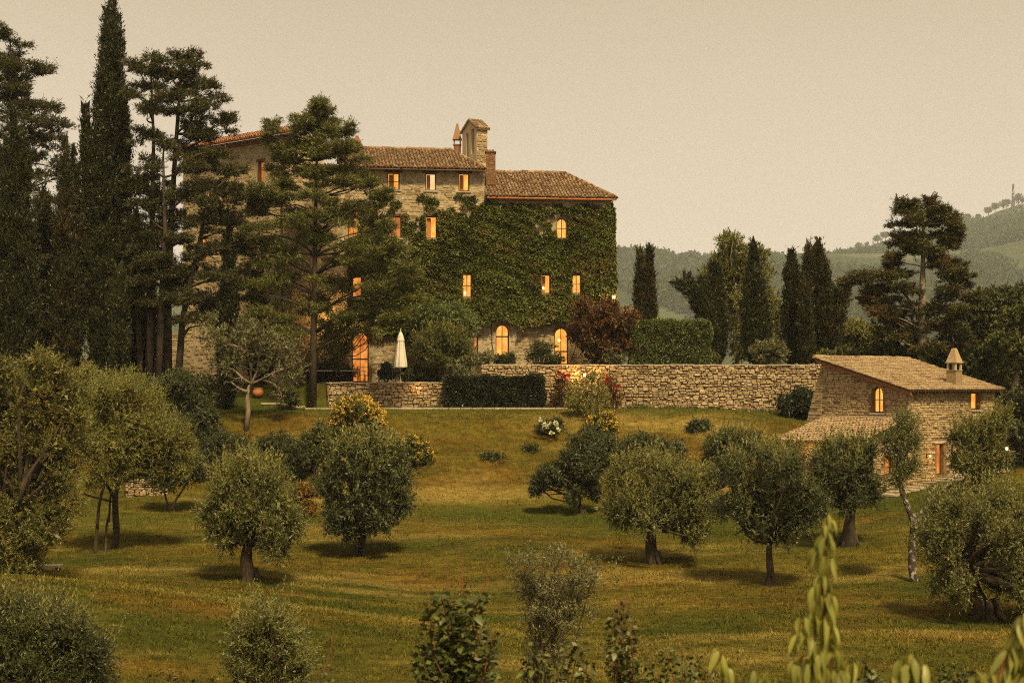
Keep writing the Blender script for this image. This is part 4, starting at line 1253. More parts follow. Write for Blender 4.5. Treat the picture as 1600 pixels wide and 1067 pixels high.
# ------------------------------------------------------------------ plants
def unit_rand(rng, n):
    v = rng.normal(size=(n, 3)); return v/np.linalg.norm(v, axis=1)[:, None]

def shoots_to_leaves(Pt, D, L, n, ll, lw, rng, spread=0.8, kind='tri', jit=0.03):
    """n leaves along each shoot"""
    N = len(Pt)
    D = D/np.maximum(np.linalg.norm(D, axis=1), 1e-6)[:, None]
    t = rng.random((N, n, 1))
    C = Pt[:, None, :] + D[:, None, :]*t*np.broadcast_to(L, N)[:, None, None] + rng.normal(0, jit, (N, n, 3))
    A = D[:, None, :]*0.7 + rng.normal(size=(N, n, 3))*spread*0.6
    C, A = C.reshape(-1, 3), A.reshape(-1, 3)
    k = len(C)
    f = tri_leaves if kind == 'tri' else diamond_leaves
    return f(C, A, ll*rng.uniform(0.7, 1.3, k), lw*rng.uniform(0.7, 1.3, k), rng)

def blob_shoots(blobs, rng, per, up=0.6, out=0.7, droop=0.0, lo=0.45):
    """shoot origins and directions over lumpy ellipsoids: blobs = (centre, radii, weight)"""
    Ps, Ds = [], []
    for c, r, wgt in blobs:
        c, r = np.array(c), np.array(r)
        n = max(6, int(per*wgt*(r[0]*r[2]+r[0]*r[1]*0.5)))
        d = unit_rand(rng, n)
        rad = lo + (1-lo)*rng.random(n)**0.6
        ph = rng.random(3)*6.3
        lump = 1+0.16*np.sin(d[:, 0]*6+ph[0])*np.sin(d[:, 2]*5+ph[1])+0.12*np.sin(d[:, 1]*8+d[:, 2]*7+ph[2])
        Ps.append(c + d*r*(rad*lump)[:, None])
        D = d*out + rng.normal(0, 0.25, (n, 3)); D[:, 2] += up*(0.55+0.45*d[:, 2]) - droop*np.clip(-d[:, 2]+0.2, 0, 1)
        Ds.append(D)
    return np.concatenate(Ps), np.concatenate(Ds)

def clumps(blobs, rng, k=6, f=0.46):
    """break each ellipsoid into smaller lumps, so gaps and dark hollows open between them"""
    out = []
    for c, r, w_ in blobs:
        c, r = np.array(c), np.array(r)
        for d in unit_rand(rng, k):
            s = f*rng.uniform(0.65, 1.2)
            out.append((tuple(c + d*r*(1.02-s*0.8)), tuple(r*s*np.array([1, 1, 0.9])), w_))
    return out

def foliage(blobs, rng, ll, lw, per, n=12, sl=0.4, up=0.6, out=0.7, droop=0.0, spread=0.8, kind='tri', lo=0.45, inner=True, keep=None, sub=6):
    big = blobs
    if sub: blobs = clumps(blobs, rng, sub)
    Pt, D = blob_shoots(blobs, rng, per, up, out, droop, lo)
    if keep is not None:
        k = keep(Pt); Pt, D = Pt[k], D[k]
    V, Fc = shoots_to_leaves(Pt, D, sl*rng.uniform(0.6, 1.3, len(Pt)), n, ll, lw, rng, spread, kind)
    if inner:                       # oversized leaves added inside each clump to block light and darken it
        Cs = []
        for c, r, wgt in big:
            m = max(4, int(per*wgt*(r[0]*r[2])*2.0))
            Cs.append(np.array(c) + unit_rand(rng, m)*np.array(r)*(0.52*rng.random(m)**0.5)[:, None])
        C = np.concatenate(Cs)
        f = tri_leaves if kind == 'tri' else diamond_leaves
        V2, F2 = f(C, unit_rand(rng, len(C)), ll*2.2, lw*4.0, rng)
        Fc = np.concatenate([Fc, F2+len(V)]); V = np.concatenate([V, V2])
    return V, Fc

def upright_shoots(big, rng, ll, lw, sl, spikes):
    """long shoots standing up out of the crown, in a paler leaf colour"""
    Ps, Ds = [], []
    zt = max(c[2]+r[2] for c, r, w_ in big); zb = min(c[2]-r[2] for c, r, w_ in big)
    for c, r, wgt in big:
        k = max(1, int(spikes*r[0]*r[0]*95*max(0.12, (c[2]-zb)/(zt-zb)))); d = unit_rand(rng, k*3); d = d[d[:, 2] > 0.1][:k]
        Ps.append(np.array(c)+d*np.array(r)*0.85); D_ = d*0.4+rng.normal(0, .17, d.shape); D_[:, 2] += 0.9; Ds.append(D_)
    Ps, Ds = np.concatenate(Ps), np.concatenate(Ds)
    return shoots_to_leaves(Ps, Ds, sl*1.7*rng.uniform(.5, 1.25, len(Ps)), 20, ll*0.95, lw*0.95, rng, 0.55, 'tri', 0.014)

def leaf_obj(name, VF, mat, parent):
    off = base_of(parent)
    return link(name, np_mesh(name, VF[0]-np.array(off), VF[1]), mat, parent)

def limb(m, a, b, r0, r1, rng, bend=0.12, seg=5, n=7, sag=0.0):
    a, b = Vector(a), Vector(b); L = (b-a).length
    pts, rad = [], []
    o = Vector(rng.normal(0, bend*L, 3)); o2 = Vector(rng.normal(0, bend*0.5*L, 3))
    for i in range(seg+1):
        t = i/seg
        pts.append(a.lerp(b, t) + o*math.sin(math.pi*t) + o2*math.sin(2*math.pi*t)*0.6 - Vector((0, 0, sag*L*math.sin(math.pi*t)))); rad.append(r0*(1-t)+r1*t)
    m.tube(pts, rad, n)
    return pts

def pxb(lst, d, rng, depth=0.9, z=1.0):
    """clumps given as (px, py, radius px[, height ratio]) at distance d"""
    out = []
    for b in lst:
        c = P(b[0], b[1], d); r = b[2]/F*d
        c.y += rng.uniform(-0.6, 0.6)*r if len(b) < 5 else b[4]
        zr = b[3] if len(b) > 3 and b[3] else 0.85
        out.append(((c.x, c.y, c.z), (r, r*depth, r*zr), 1.0))
    return out

def depth_fill(blobs, rng, k=1.0):
    """the same clumps again behind and before, so the crown is as deep as it is wide"""
    xs_ = [b[0][0] for b in blobs]; half = (max(xs_)-min(xs_))/2
    cx_ = (max(xs_)+min(xs_))/2
    out = list(blobs)
    for c, r, wgt in blobs:
        f = math.sqrt(max(0, 1-((c[0]-cx_)/(half+r[0]))**2))
        for s in (-1, 1):
            y = s*k*half*f*rng.uniform(0.35, 0.95)
            if abs(y) > r[0]*0.4: out.append(((c[0]+rng.uniform(-.3, .3)*r[0], c[1]+y, c[2]+rng.uniform(-.3, .15)*r[0]), (r[0]*0.9, r[1]*0.9, r[2]*0.9), wgt*0.8))
    return out

def px_tree(name, label, cat, base, blobs, mat, bark, rng, fork, tr=0.16, ll=0.10, lw=0.03, per=200, n=12, sl=0.4, up=0.6, droop=0.0, out=0.7, group=None, trunks=None,
            deep=1.0, twigs=True, spread=0.8, kind='tri', lo=0.45, inner=True, bend=0.10, crown='crown', flare=True, depth=0.9, d=None, spikes=0.0):
    base = Vector(base); d = d or base.y
    rx = (fork[0]-800)/F*d if not isinstance(fork, Vector) else fork.x
    fk = P(fork[0], fork[1], d) if not isinstance(fork, Vector) else fork
    bl = pxb(blobs, d, rng, depth)
    bl = depth_fill(bl, rng, deep) if deep else bl
    r = thing(name, label, cat, base, group)
    m = MB()
    stems = trunks or [(base, fk, tr)]
    for s in stems:
        a, b, t_ = Vector(s[0]), Vector(s[1]), s[2]
        pts = limb(m, a - Vector((0, 0, 0.25)), b, t_*(1.35 if flare else 1.0), t_*0.7, rng, bend*0.6, 7, 9)
        if flare:
            for k in range(5):
                an = 2*math.pi*k/5+rng.random(); v = Vector((math.cos(an), math.sin(an), 0))
                m.tube([a+v*t_*0.7+Vector((0, 0, t_*2.2)), a+v*t_*1.2+Vector((0, 0, t_*0.6)), a+v*t_*2.0-Vector((0, 0, 0.12))], [t_*0.4, t_*0.45, t_*0.25], 6)
    tops = [Vector(s[1]) for s in stems]
    for i, (c, rr, wgt) in enumerate(bl):
        c = Vector(c); t0 = min(tops, key=lambda q: (q-c).length)
        limb(m, t0, c, max(0.03, tr*0.42), 0.025, rng, bend, 4, 6)
        if twigs:
            for k in range(3):
                q = c + Vector(unit_rand(rng, 1)[0]*np.array(rr)*0.85)
                limb(m, c, q, 0.022, 0.008, rng, 0.1, 3, 4)
    m.build('trunk', bark, r, True)
    leaf_obj(crown, foliage(bl, rng, ll, lw, per, n, sl, up, out, droop, spread, kind, lo, inner), mat, r)
    if spikes: leaf_obj('upright_shoots', upright_shoots(bl, rng, ll, lw, sl, spikes), M['olive_pale'] if mat.name != 'yellow_green_leaf' else mat, r)
    return r

# ---- columns of cypress
def spine_shoots(spine, prof, rng, dens, lumps=0.22):
    """shoots over a tapering column that follows a spine of points"""
    sp = np.array([tuple(p) for p in spine]); seg = np.linalg.norm(np.diff(sp, axis=0), axis=1); L = seg.sum(); cum = np.concatenate([[0], np.cumsum(seg)])/L
    rmax = max(v for _, v in prof)
    n = int(dens*L*rmax*2)
    t = rng.random(n); px_ = np.array([p for p, _ in prof]); pr = np.array([v for _, v in prof])
    rad = np.interp(t, px_, pr); keep = rng.random(n) < np.maximum(rad/rmax, 0.12); t, rad = t[keep], rad[keep]; n = len(t)
    th = rng.random(n)*2*math.pi
    ph = rng.random(4)*6.3
    lump = 1 + lumps*np.sin(th*3+t*L*1.7+ph[0])*np.sin(t*L*2.3+ph[1]) + lumps*0.8*np.sin(th*5-t*L*3.1+ph[2]) + lumps*0.5*np.sin(t*L*6+th*2+ph[3])
    rr = rad*lump*(0.55+0.45*rng.random(n)**0.5)
    C = np.stack([np.interp(t, cum, sp[:, i]) for i in range(3)], -1)
    T = np.stack([np.interp(np.minimum(t+.02, 1), cum, sp[:, i])-np.interp(np.maximum(t-.02, 0), cum, sp[:, i]) for i in range(3)], -1); T /= np.linalg.norm(T, axis=1)[:, None]
    e1 = np.cross(T, np.array([0.1, 1, 0.05])); e1 /= np.linalg.norm(e1, axis=1)[:, None]; e2 = np.cross(T, e1)
    rv = np.cos(th)[:, None]*e1 + np.sin(th)[:, None]*e2
    Pt = C + rv*rr[:, None]
    D = T*1.0 + rv*0.38 + rng.normal(0, 0.18, (n, 3))
    return Pt, D, C, rr

def cypress(name, label, base, tops, width, rng, mat='cypress', ll=0.17, lw=0.06, dens=75, group=None, prof=None, n=11, sl=0.55, bare=0.03, trunk_r=0.18, lumps=0.22, cat='cypress', light=1.0):
    """tops: list of (spine points, radius)"""
    base = Vector(base)
    r = thing(name, label, cat, base, group)
    m = MB(); Vs, Fs, nb = [], [], 0
    for spine, rad in tops:
        spine = [Vector(p) for p in spine]
        m.tube([spine[0]-Vector((0, 0, 0.3))] + spine[1:], [trunk_r]+[trunk_r*(1-0.9*(i+1)/len(spine)) for i in range(len(spine)-1)], 7)
        rad *= 0.78
        pf = [(a, b*rad) for a, b in (prof or [(0.0, 0.25), (bare, 0.55), (0.12, 0.9), (0.3, 1.0), (0.55, 0.80), (0.78, 0.45), (0.92, 0.17), (1.0, 0.03)])]
        Pt, D, C, rr = spine_shoots(spine, pf, rng, dens, lumps)
        V, Fc = shoots_to_leaves(Pt, D, sl*rng.uniform(0.6, 1.4, len(Pt)), n, ll, lw, rng, 0.6)
        k = len(Pt)//3
        Vi, Fi = tri_leaves(C[:k] + (Pt[:k]-C[:k])*rng.random(k)[:, None]*0.8, D[:k], 0.8, 0.45, rng)  # oversized inner triangles added to keep light from passing through the column
        ax = [spine[0].lerp(spine[-1], q) for q in (0.0, 1.0)]
        L_ = (spine[-1]-spine[0]).length
        for j in range(int(5+L_*1.1)):           # ragged tongues of foliage standing off the column
            q = rng.uniform(0.08, 0.86); i_ = q*(len(spine)-1); c0 = spine[int(i_)].lerp(spine[min(int(i_)+1, len(spine)-1)], i_-int(i_))
            th_ = rng.random()*6.283; ra = np.interp(q, [a for a, b in pf], [b for a, b in pf])
            o0 = Vector((math.cos(th_), math.sin(th_), 0))*ra*rng.uniform(0.5, 0.8); o1 = Vector((math.cos(th_), math.sin(th_), 0))*ra*rng.uniform(0.7, 1.05)
            h_ = rng.uniform(0.05, 0.12)*L_+0.5
            P2, D2, C2, r2 = spine_shoots([c0+o0, c0+o0.lerp(o1, .6)+Vector((0, 0, h_*.5)), c0+o1+Vector((0, 0, h_))], [(0, .2*ra), (.3, .42*ra), (.7, .3*ra), (1, .03)], rng, dens*0.9, 0.2)
            Vt, Ft = shoots_to_leaves(P2, D2, sl*0.7*rng.uniform(0.6, 1.4, len(P2)), n, ll, lw, rng, 0.6)
            Vs.append(Vt); Fs.append(Ft+nb); nb += len(Vt)
        Vs += [V, Vi]; Fs += [Fc+nb, Fi+nb+len(V)]; nb += len(V)+len(Vi)
    m.build('trunk', M['bark_dark'], r, True)
    leaf_obj('crown', (np.concatenate(Vs), np.concatenate(Fs)), M[mat], r)
    return r

def col(px, base_py, top_py, d, wpx, lean=0):
    b, t = P(px, base_py, d), P(px+lean, top_py, d)
    return ([b, b.lerp(t, 0.35)+Vector((0.05, 0, 0)), b.lerp(t, 0.7), t], wpx/2/F*d)

# ---- layered cedars
def cedar(name, label, base, stems, layers, rng, mat, bark, ll=0.17, lw=0.05, group=None, pads=26, n=11, cat='cedar', dens=1.0, tr=0.25):
    """stems: polylines; layers: (px, py, half width px, d) flat plates of foliage"""
    base = Vector(base)
    r = thing(name, label, cat, base, group)
    m = MB()
    for pts, r0, r1 in stems:
        pts = [Vector(p) for p in pts]
        k = len(pts); m.tube([pts[0]-Vector((0, 0, .3))]+pts[1:], [r0+(r1-r0)*i/(k-1) for i in range(k)], 9)
    allp = [(Vector(a).lerp(Vector(b), t)) for pts, _, _ in stems for a, b in zip(pts[:-1], pts[1:]) for t in (0, .25, .5, .75)] + [Vector(pts[-1]) for pts, _, _ in stems]
    Ps, Ds = [], []; cores = []
    more = []
    for L in layers:
        more.append((L[0]+rng.uniform(-.7, .7)*L[2], L[1]+rng.uniform(-11, 13), L[2]*rng.uniform(0.45, 0.75), L[3], L[4] if len(L) > 4 else rng.uniform(-1.6, 1.6)))
    for L in list(layers)+more:
        px, py, hw, d = L[:4]; y = L[4] if len(L) > 4 else rng.uniform(-1, 1)
        c = P(px, py, d); h = hw/F*d; c.y += y
        # a branch from the nearest, slightly lower point of a stem
        s = min(allp, key=lambda q: (q-c).length + 2.5*max(0, q.z-c.z+0.1) + abs((c.z-q.z)-0.35*(q-c).length)*0.6)
        tip = c + Vector((0, 0, 0.0))
        pts = limb(m, s, tip, 0.05+h*0.02, 0.02, rng, 0.06, 5, 5, sag=-0.04)
        k = int(1.55*pads*dens*max(1.0, h*1.25))
        # several flat fans in each plate
        nf = max(3, int(h*2.6))
        for f in range(nf):
            a = rng.random()*2*math.pi; q = rng.random()**0.6
            fc = np.array([c.x+math.cos(a)*h*0.72*q, c.y+math.sin(a)*h*0.72*q, c.z+rng.normal(0, 0.22)+0.16*(1-q)*h])
            fr = h*rng.uniform(0.28, 0.5)
            kk = max(6, int(k/nf*2.0))
            th = rng.random(kk)*2*math.pi; rr = fr*np.sqrt(rng.random(kk))
            Pt = fc + np.stack([np.cos(th)*rr, np.sin(th)*rr, rng.normal(0, 0.085, kk)+0.2*(fr-rr)], -1)
            D = np.stack([np.cos(th), np.sin(th), np.full(kk, 0.35)], -1) + rng.normal(0, 0.3, (kk, 3)) + 0.5*np.array([math.cos(a), math.sin(a), 0.1])
            Ps.append(Pt); Ds.append(D)
            limb(m, pts[3], Vector(fc), 0.018, 0.008, rng, 0.08, 2, 4)
    Pt, D = np.concatenate(Ps), np.concatenate(Ds)
    V, Fc = shoots_to_leaves(Pt, D, 0.42*rng.uniform(0.5, 1.3, len(Pt)), n, ll, lw, rng, 0.75, jit=0.035)
    m.build('trunk', bark, r, True)
    leaf_obj('crown', (V, Fc), M[mat], r)
    return r

# ------------------------------------------------------------------ ivy on the manor
rng = np.random.RandomState(31)
N = 220000
uu = rng.uniform(2.5, MAIN.L+0.25, N); zz = rng.uniform(1.5, 13.2, N)
k = np.array([(ivy_cover(a, b) if (rng.random() < 0.96) else False) or (thin_ivy(a, b) and rng.random() < 0.55) for a, b in zip(uu, zz)])
k &= np.array([free(a-0.02, a+0.02, b-0.02, b+0.02, pad=-0.05+0.10*rng.random()) or (rng.random() < 0.0) for a, b in zip(uu, zz)])
uu, zz = uu[k], zz[k]
sw = 0.5+0.5*(np.sin(uu*2.3+np.sin(zz*1.9)*1.5)*np.sin(zz*2.9+np.sin(uu*1.3)*1.7))
sw2 = 0.5+0.5*np.sin(uu*6.1+zz*3.3)*np.sin(zz*7.7-uu*2.9)
pxs = np.array([wall_px(a, b) for a, b in zip(uu, zz)])
thick = 0.06 + 0.22*sw + 0.12*sw2
low = np.interp(pxs[:, 0], BOTX, BOTY) - pxs[:, 1]
thick += 0.30*np.clip(1-low/40, 0, 1)                                   # bulges out above its lower edge
thick += 0.28*np.clip((pxs[:, 1]-330)/130, 0, 1)*(uu > MAIN.L-0.8)
thin = np.array([not ivy_cover(a, b) for a, b in zip(uu, zz)])
thick[thin] *= 0.4
o_ = thick*rng.random(len(uu))**0.35
C = np.array(MAIN.A) + uu[:, None]*np.array(MAIN.u) + o_[:, None]*np.array(MAIN.n); C[:, 2] = zz
A = np.array(MAIN.n)*0.7 + rng.normal(0, 0.55, C.shape) - np.array([0, 0, 0.75])
ivy_V, ivy_F = diamond_leaves(C, A, rng.uniform(0.09, 0.185, len(C)), rng.uniform(0.08, 0.16, len(C)), rng)
# round the corner, on the side wall
N2 = 26000
u2 = rng.uniform(0, 8, N2)**1.0; z2 = rng.uniform(0.5, Z_LOW-0.3, N2)
pj = HORIZON - z2/(MAIN.at(MAIN.L, 0).y)*F
th2 = (0.10+0.28*np.clip((pj-322)/140, 0, 1) + 0.12*np.sin(z2*3.1)*np.sin(z2*1.3+u2*2))*rng.random(N2)**0.4
C2 = np.array(SIDE.A) + u2[:, None]*np.array(SIDE.u) + np.maximum(th2, 0.02)[:, None]*np.array(SIDE.n); C2[:, 2] = z2
A2_ = np.array(SIDE.n)*0.7 + rng.normal(0, 0.55, C2.shape) - np.array([0, 0, 0.7])
V2, F2 = diamond_leaves(C2, A2_, rng.uniform(0.11, 0.22, N2), rng.uniform(0.10, 0.19, N2), rng)
ivy = thing('ivy', 'thick green ivy covering the manor front between its lit windows', 'climbing plant', MAIN.at(15, 0.5, 0.1))
leaf_obj('foliage', (np.concatenate([ivy_V, V2]), np.concatenate([ivy_F, F2+len(ivy_V)])), M['ivy'], ivy)
m = MB()
for i in range(40):
    u = rng.uniform(6, MAIN.L-0.3); z = rng.uniform(0, 2); pts = []
    for s in range(9):
        pts.append(MAIN.at(min(max(u, 2.6), MAIN.L-.1), z, 0.04)); u += rng.normal(0, 0.25); z += rng.uniform(0.3, 1.1)
        if not free(u-.05, u+.05, z-.05, z+.05) or not (ivy_cover(u, z) or z < 4.2) or z > 11: break
    if len(pts) > 3 and i % 5: pts = [p for p in pts if p.z > 3.6]
    if len(pts) > 2 and all(free(MAIN_u-.03, MAIN_u+.03, p.z-.03, p.z+.03) for p in pts for MAIN_u in [(p-MAIN.A).dot(MAIN.u)]): m.tube(pts, [0.03*(1-0.08*k_) for k_ in range(len(pts))], 5)
m.build('stems', M['bark'], ivy)

# ------------------------------------------------------------------ dark conifers on the left
rng = np.random.RandomState(41)
Zt = lambda px, d: gz((px-800)/F*d, d)
def gb(px, d): return Vector(((px-800)/F*d, d, gz((px-800)/F*d, d)))
b = gb(20, 96)
cedar('cedar_tree', 'tall dark cedar with flat boughs at the far left edge', b, [([b, P(24, 400, 96), P(22, 220, 96), P(16, 64, 96)], 0.3, 0.04)],
      [(16, 66, 14, 96), (30, 88, 34, 96), (2, 100, 30, 96), (40, 118, 38, 96), (10, 130, 40, 96), (62, 112, 24, 96), (30, 152, 48, 96), (-10, 165, 45, 96), (66, 168, 34, 96), (40, 186, 50, 96), (84, 196, 24, 96),
       (20, 210, 52, 96), (70, 222, 38, 96), (40, 245, 52, 96), (-15, 240, 50, 96), (84, 262, 22, 96), (60, 275, 42, 96), (20, 290, 55, 96), (78, 320, 30, 96), (30, 335, 55, 96), (70, 365, 34, 96), (20, 380, 55, 96), (60, 410, 40, 96), (25, 440, 55, 96), (70, 460, 32, 96), (30, 490, 52, 96), (65, 515, 36, 96), (20, 540, 50, 96)],
      rng, 'cedar', M['bark_dark'], group=None, pads=34)
cypress('cypress_tree', 'broad dark cypress at the left edge in front of the cedar', gb(22, 91.5), [col(22, 596, 175, 91.5, 84)], 0, rng, mat='cypress', dens=150, lumps=0.25)
cypress('cypress_tree', 'thin dark cypress between the left cedar and the tallest cypress', gb(102, 93), [col(102, 592, 222, 93, 46), col(116, 592, 232, 93.6, 30)], 0, rng, mat='cypress_warm', dens=140, lumps=0.3, bare=0.06)
cypress('cypress_tree', 'tallest cypress, a dark spire rising above every other tree', gb(166, 94),
        [col(165, 596, 3, 94, 82, lean=10), ([P(150, 500, 93.5), P(142, 330, 93.5), P(136, 230, 93.5), P(133, 172, 93.5)], 0.55), ([P(180, 420, 94.2), P(190, 260, 94.2), P(193, 140, 94.2)], 0.55)], 0, rng, mat='cypress', dens=135,
        prof=[(0.0, 0.3), (0.04, 0.75), (0.12, 0.95), (0.3, 1.0), (0.5, 0.9), (0.62, 0.72), (0.8, 0.52), (0.93, 0.30), (1.0, 0.05)], lumps=0.24, trunk_r=0.3)
cypress('cypress_tree', 'slim young cypress standing in front of the dark trunks at left', gb(185, 90), [col(185, 600, 418, 90, 30)], 0, rng, mat='cypress', dens=220, ll=0.14, lumps=0.15)
cypress('cypress_tree', 'narrow pillar cypress standing alone left of the bare white branched tree', hit(354, 640), [col(354, 640, 345, hit(354, 640).y, 34, lean=3)], 0, rng, mat='cypress', dens=220, ll=0.14, lumps=0.14, bare=0.01)
cypress('cypress_tree', 'small dark cypress against the manor wall behind the bare branched tree', gb(405, 97.2), [col(405, 606, 425, 97.2, 44)], 0, rng, mat='cypress', dens=150, lumps=0.3)

cypress('cypress_tree', 'dark cypress filling the gap right of the broad one at the left edge', gb(70, 97), [col(68, 600, 292, 97, 52), col(84, 600, 350, 97.4, 40)], 0, rng, mat='cypress', dens=140, lumps=0.3)
cypress('cypress_tree', 'dark bushy cypress behind the trunks of the many stemmed cedar', gb(214, 98), [col(212, 600, 330, 98, 56), col(228, 600, 400, 98.4, 44)], 0, rng, mat='cypress_warm', dens=140, lumps=0.3)
b = gb(258, 92.5); D_ = 92.5
cedar('cedar_tree', 'many stemmed dark cedar standing before the left wing of the manor', b,
      [([gb(232, D_), P(236, 470, D_), P(238, 330, D_), P(240, 220, D_), P(236, 110, D_)], 0.26, 0.04), ([gb(262, D_+.5), P(262, 450, D_+.5), P(270, 300, D_+.5), P(278, 180, D_+.5), P(284, 96, D_+.5)], 0.28, 0.04),
       ([gb(246, D_-.6), P(252, 480, D_-.6), P(258, 360, D_-.6), P(255, 250, D_-.6)], 0.26, 0.06), ([gb(275, D_), P(285, 500, D_), P(306, 400, D_), P(330, 300, D_)], 0.24, 0.06), ([gb(222, D_+1), P(216, 500, D_+1), P(212, 380, D_+1)], 0.22, 0.07)],
      [(236, 98, 26, D_), (222, 112, 22, D_), (286, 88, 20, D_), (296, 108, 34, D_), (262, 120, 32, D_), (228, 140, 34, D_), (312, 140, 38, D_), (270, 158, 36, D_), (330, 165, 26, D_), (226, 176, 26, D_), (300, 186, 44, D_), (345, 190, 18, D_),
       (320, 214, 42, D_), (230, 216, 24, D_), (280, 226, 34, D_), (340, 240, 40, D_), (300, 262, 40, D_), (225, 262, 24, D_), (354, 272, 30, D_), (330, 292, 44, D_), (370, 300, 24, D_), (215, 300, 22, D_), (290, 312, 34, D_),
       (350, 322, 40, D_), (235, 340, 28, D_), (312, 350, 46, D_), (365, 352, 34, D_), (220, 385, 30, D_), (280, 380, 38, D_), (330, 392, 46, D_), (372, 388, 28, D_), (250, 420, 40, D_), (310, 430, 48, D_), (350, 440, 36, D_), (215, 450, 34, D_),
       (226, 290, 26, D_), (252, 300, 26, D_), (240, 318, 30, D_), (222, 345, 28, D_), (262, 350, 28, D_), (246, 372, 32, D_), (228, 402, 30, D_), (262, 405, 30, D_), (240, 438, 34, D_), (268, 446, 28, D_), (222, 470, 30, D_), (255, 478, 30, D_), (212, 430, 22, D_), (285, 466, 40, D_), (330, 478, 46, D_), (235, 492, 36, D_), (300, 508, 38, D_), (345, 505, 30, D_)], rng, 'cedar', M['bark_dark'], pads=44, tr=0.3)

D_ = 93.4; b = hit(488, 628)
D_ = min(b.y, 93.4) if b.y > 90 else 92
b = gb(488, D_)
cedar('cedar_tree', 'tall layered green cedar standing before the middle of the manor', b,
      [([b, P(490, 520, D_), P(492, 400, D_), P(494, 280, D_), P(497, 166, D_)], 0.25, 0.03)],
      [(497, 170, 12, D_), (512, 176, 14, D_), (488, 186, 14, D_), (470, 198, 22, D_), (510, 196, 18, D_), (500, 212, 28, D_), (545, 216, 14, D_), (470, 222, 30, D_), (520, 230, 34, D_), (425, 206, 14, D_), (440, 226, 20, D_), (545, 240, 22, D_),
       (490, 246, 40, D_), (440, 256, 30, D_), (540, 262, 34, D_), (490, 276, 42, D_), (572, 286, 20, D_), (440, 288, 24, D_), (540, 292, 36, D_), (410, 298, 16, D_), (496, 312, 34, D_), (560, 322, 36, D_), (436, 318, 34, D_), (402, 312, 20, D_), (600, 310, 14, D_, -1.5),
       (470, 344, 40, D_), (530, 350, 38, D_), (400, 336, 26, D_), (580, 350, 26, D_), (420, 366, 40, D_), (612, 366, 12, D_, -2.2), (500, 378, 44, D_), (570, 388, 46, D_, -1.6), (390, 385, 30, D_), (440, 402, 46, D_), (620, 398, 26, D_, -2.4), (520, 414, 46, D_), (585, 424, 48, D_, -1.8), (400, 424, 34, D_), (640, 430, 30, D_, -2.4),
       (450, 442, 46, D_), (530, 452, 36, D_), (610, 462, 46, D_, -2.2), (400, 462, 34, D_), (655, 470, 26, D_, -2.0), (470, 478, 44, D_), (590, 492, 42, D_), (420, 498, 38, D_), (520, 496, 28, D_), (635, 505, 30, D_, -2.0), (450, 520, 34, D_)], rng, 'cedar_green', M['bark_dark'], pads=36, tr=0.35, dens=1.25, ll=0.2, lw=0.042)

# pale half bare tree in front of it
rb_ = np.random.RandomState(2)
b = hit(384, 672); D_ = b.y
t = thing('bare_tree', 'small half bare tree with twisting pale trunk and sparse leaves', 'tree', b)
m = MB(); tw = []
m.tube([b-Vector((0, 0, .2)), P(388, 640, D_), P(386, 615, D_), P(392, 600, D_)], [0.17, 0.14, 0.13, 0.12], 9)
arms = [[(392, 600), (378, 590), (366, 578), (352, 574)], [(392, 600), (402, 580), (404, 560), (412, 545)], [(392, 600), (410, 592), (424, 584), (438, 590)], [(404, 570), (420, 560), (430, 545), (445, 536)], [(386, 612), (372, 606), (360, 596)],
        [(392, 600), (392, 575), (386, 550), (380, 525)], [(410, 592), (428, 600), (440, 616)], [(404, 560), (398, 540), (402, 520)], [(424, 584), (446, 576), (462, 570)], [(386, 550), (366, 540), (345, 536)]]
for a in arms:
    pts = [P(x, y, D_+rb_.uniform(-.3, .3)) for x, y in a]; m.tube(pts, [0.085*(1-0.25*i) for i in range(len(pts))], 6); tw += pts[1:]
    for q in pts[1:]:
        for k in range(4): limb(m, q, q+Vector(unit_rand(rb_, 1)[0]*np.array([.7, .7, .5])), 0.02, 0.006, rb_, 0.15, 3, 4)
m.build('trunk', M['bark_pale'], t, True)
bl = pxb([(352, 560, 24), (380, 520, 26), (345, 530, 24), (410, 530, 30), (440, 540, 26), (455, 575, 24), (440, 610, 20), (395, 540, 24), (330, 510, 20), (425, 570, 18)], D_, rb_)
leaf_obj('crown', foliage(bl, rb_, 0.16, 0.055, 120, 10, 0.4, inner=False), M['grey_leaf'], t)

# ------------------------------------------------------------------ shrubs round the patio
def shrub(name, label, px, base_py, d, blobs, mat, rng, ll=0.13, lw=0.05, per=170, group=None, sl=0.3, bark='bark_dark', up=0.5, cat='shrub', base=None, inner=True, n=11, kind='tri', flower=None, deep=1.0, lo=0.45, spread=0.8):
    base = base or (gb(px, d) if base_py is None else P(px, base_py, d))
    bl = pxb(blobs, d, rng); bl = depth_fill(bl, rng, deep) if deep else bl
    r = thing(name, label, cat, base, group)
    m = MB()
    for c, rr, wgt in bl: limb(m, base-Vector((0, 0, .1))+Vector((rng.normal(0, .1), rng.normal(0, .1), 0)), c, 0.045, 0.012, rng, 0.1, 4, 5)
    m.build('stems', M[bark], r)
    leaf_obj('foliage', foliage(bl, rng, ll, lw, per, n, sl, up, 0.7, 0, spread, kind, lo, inner), M[mat], r)
    if flower:
        fm, cnt, fl = flower
        V, Fc = flower_tufts(bl, rng, cnt, fl)
        leaf_obj('flowers', (V, Fc), M[fm], r)
    return r
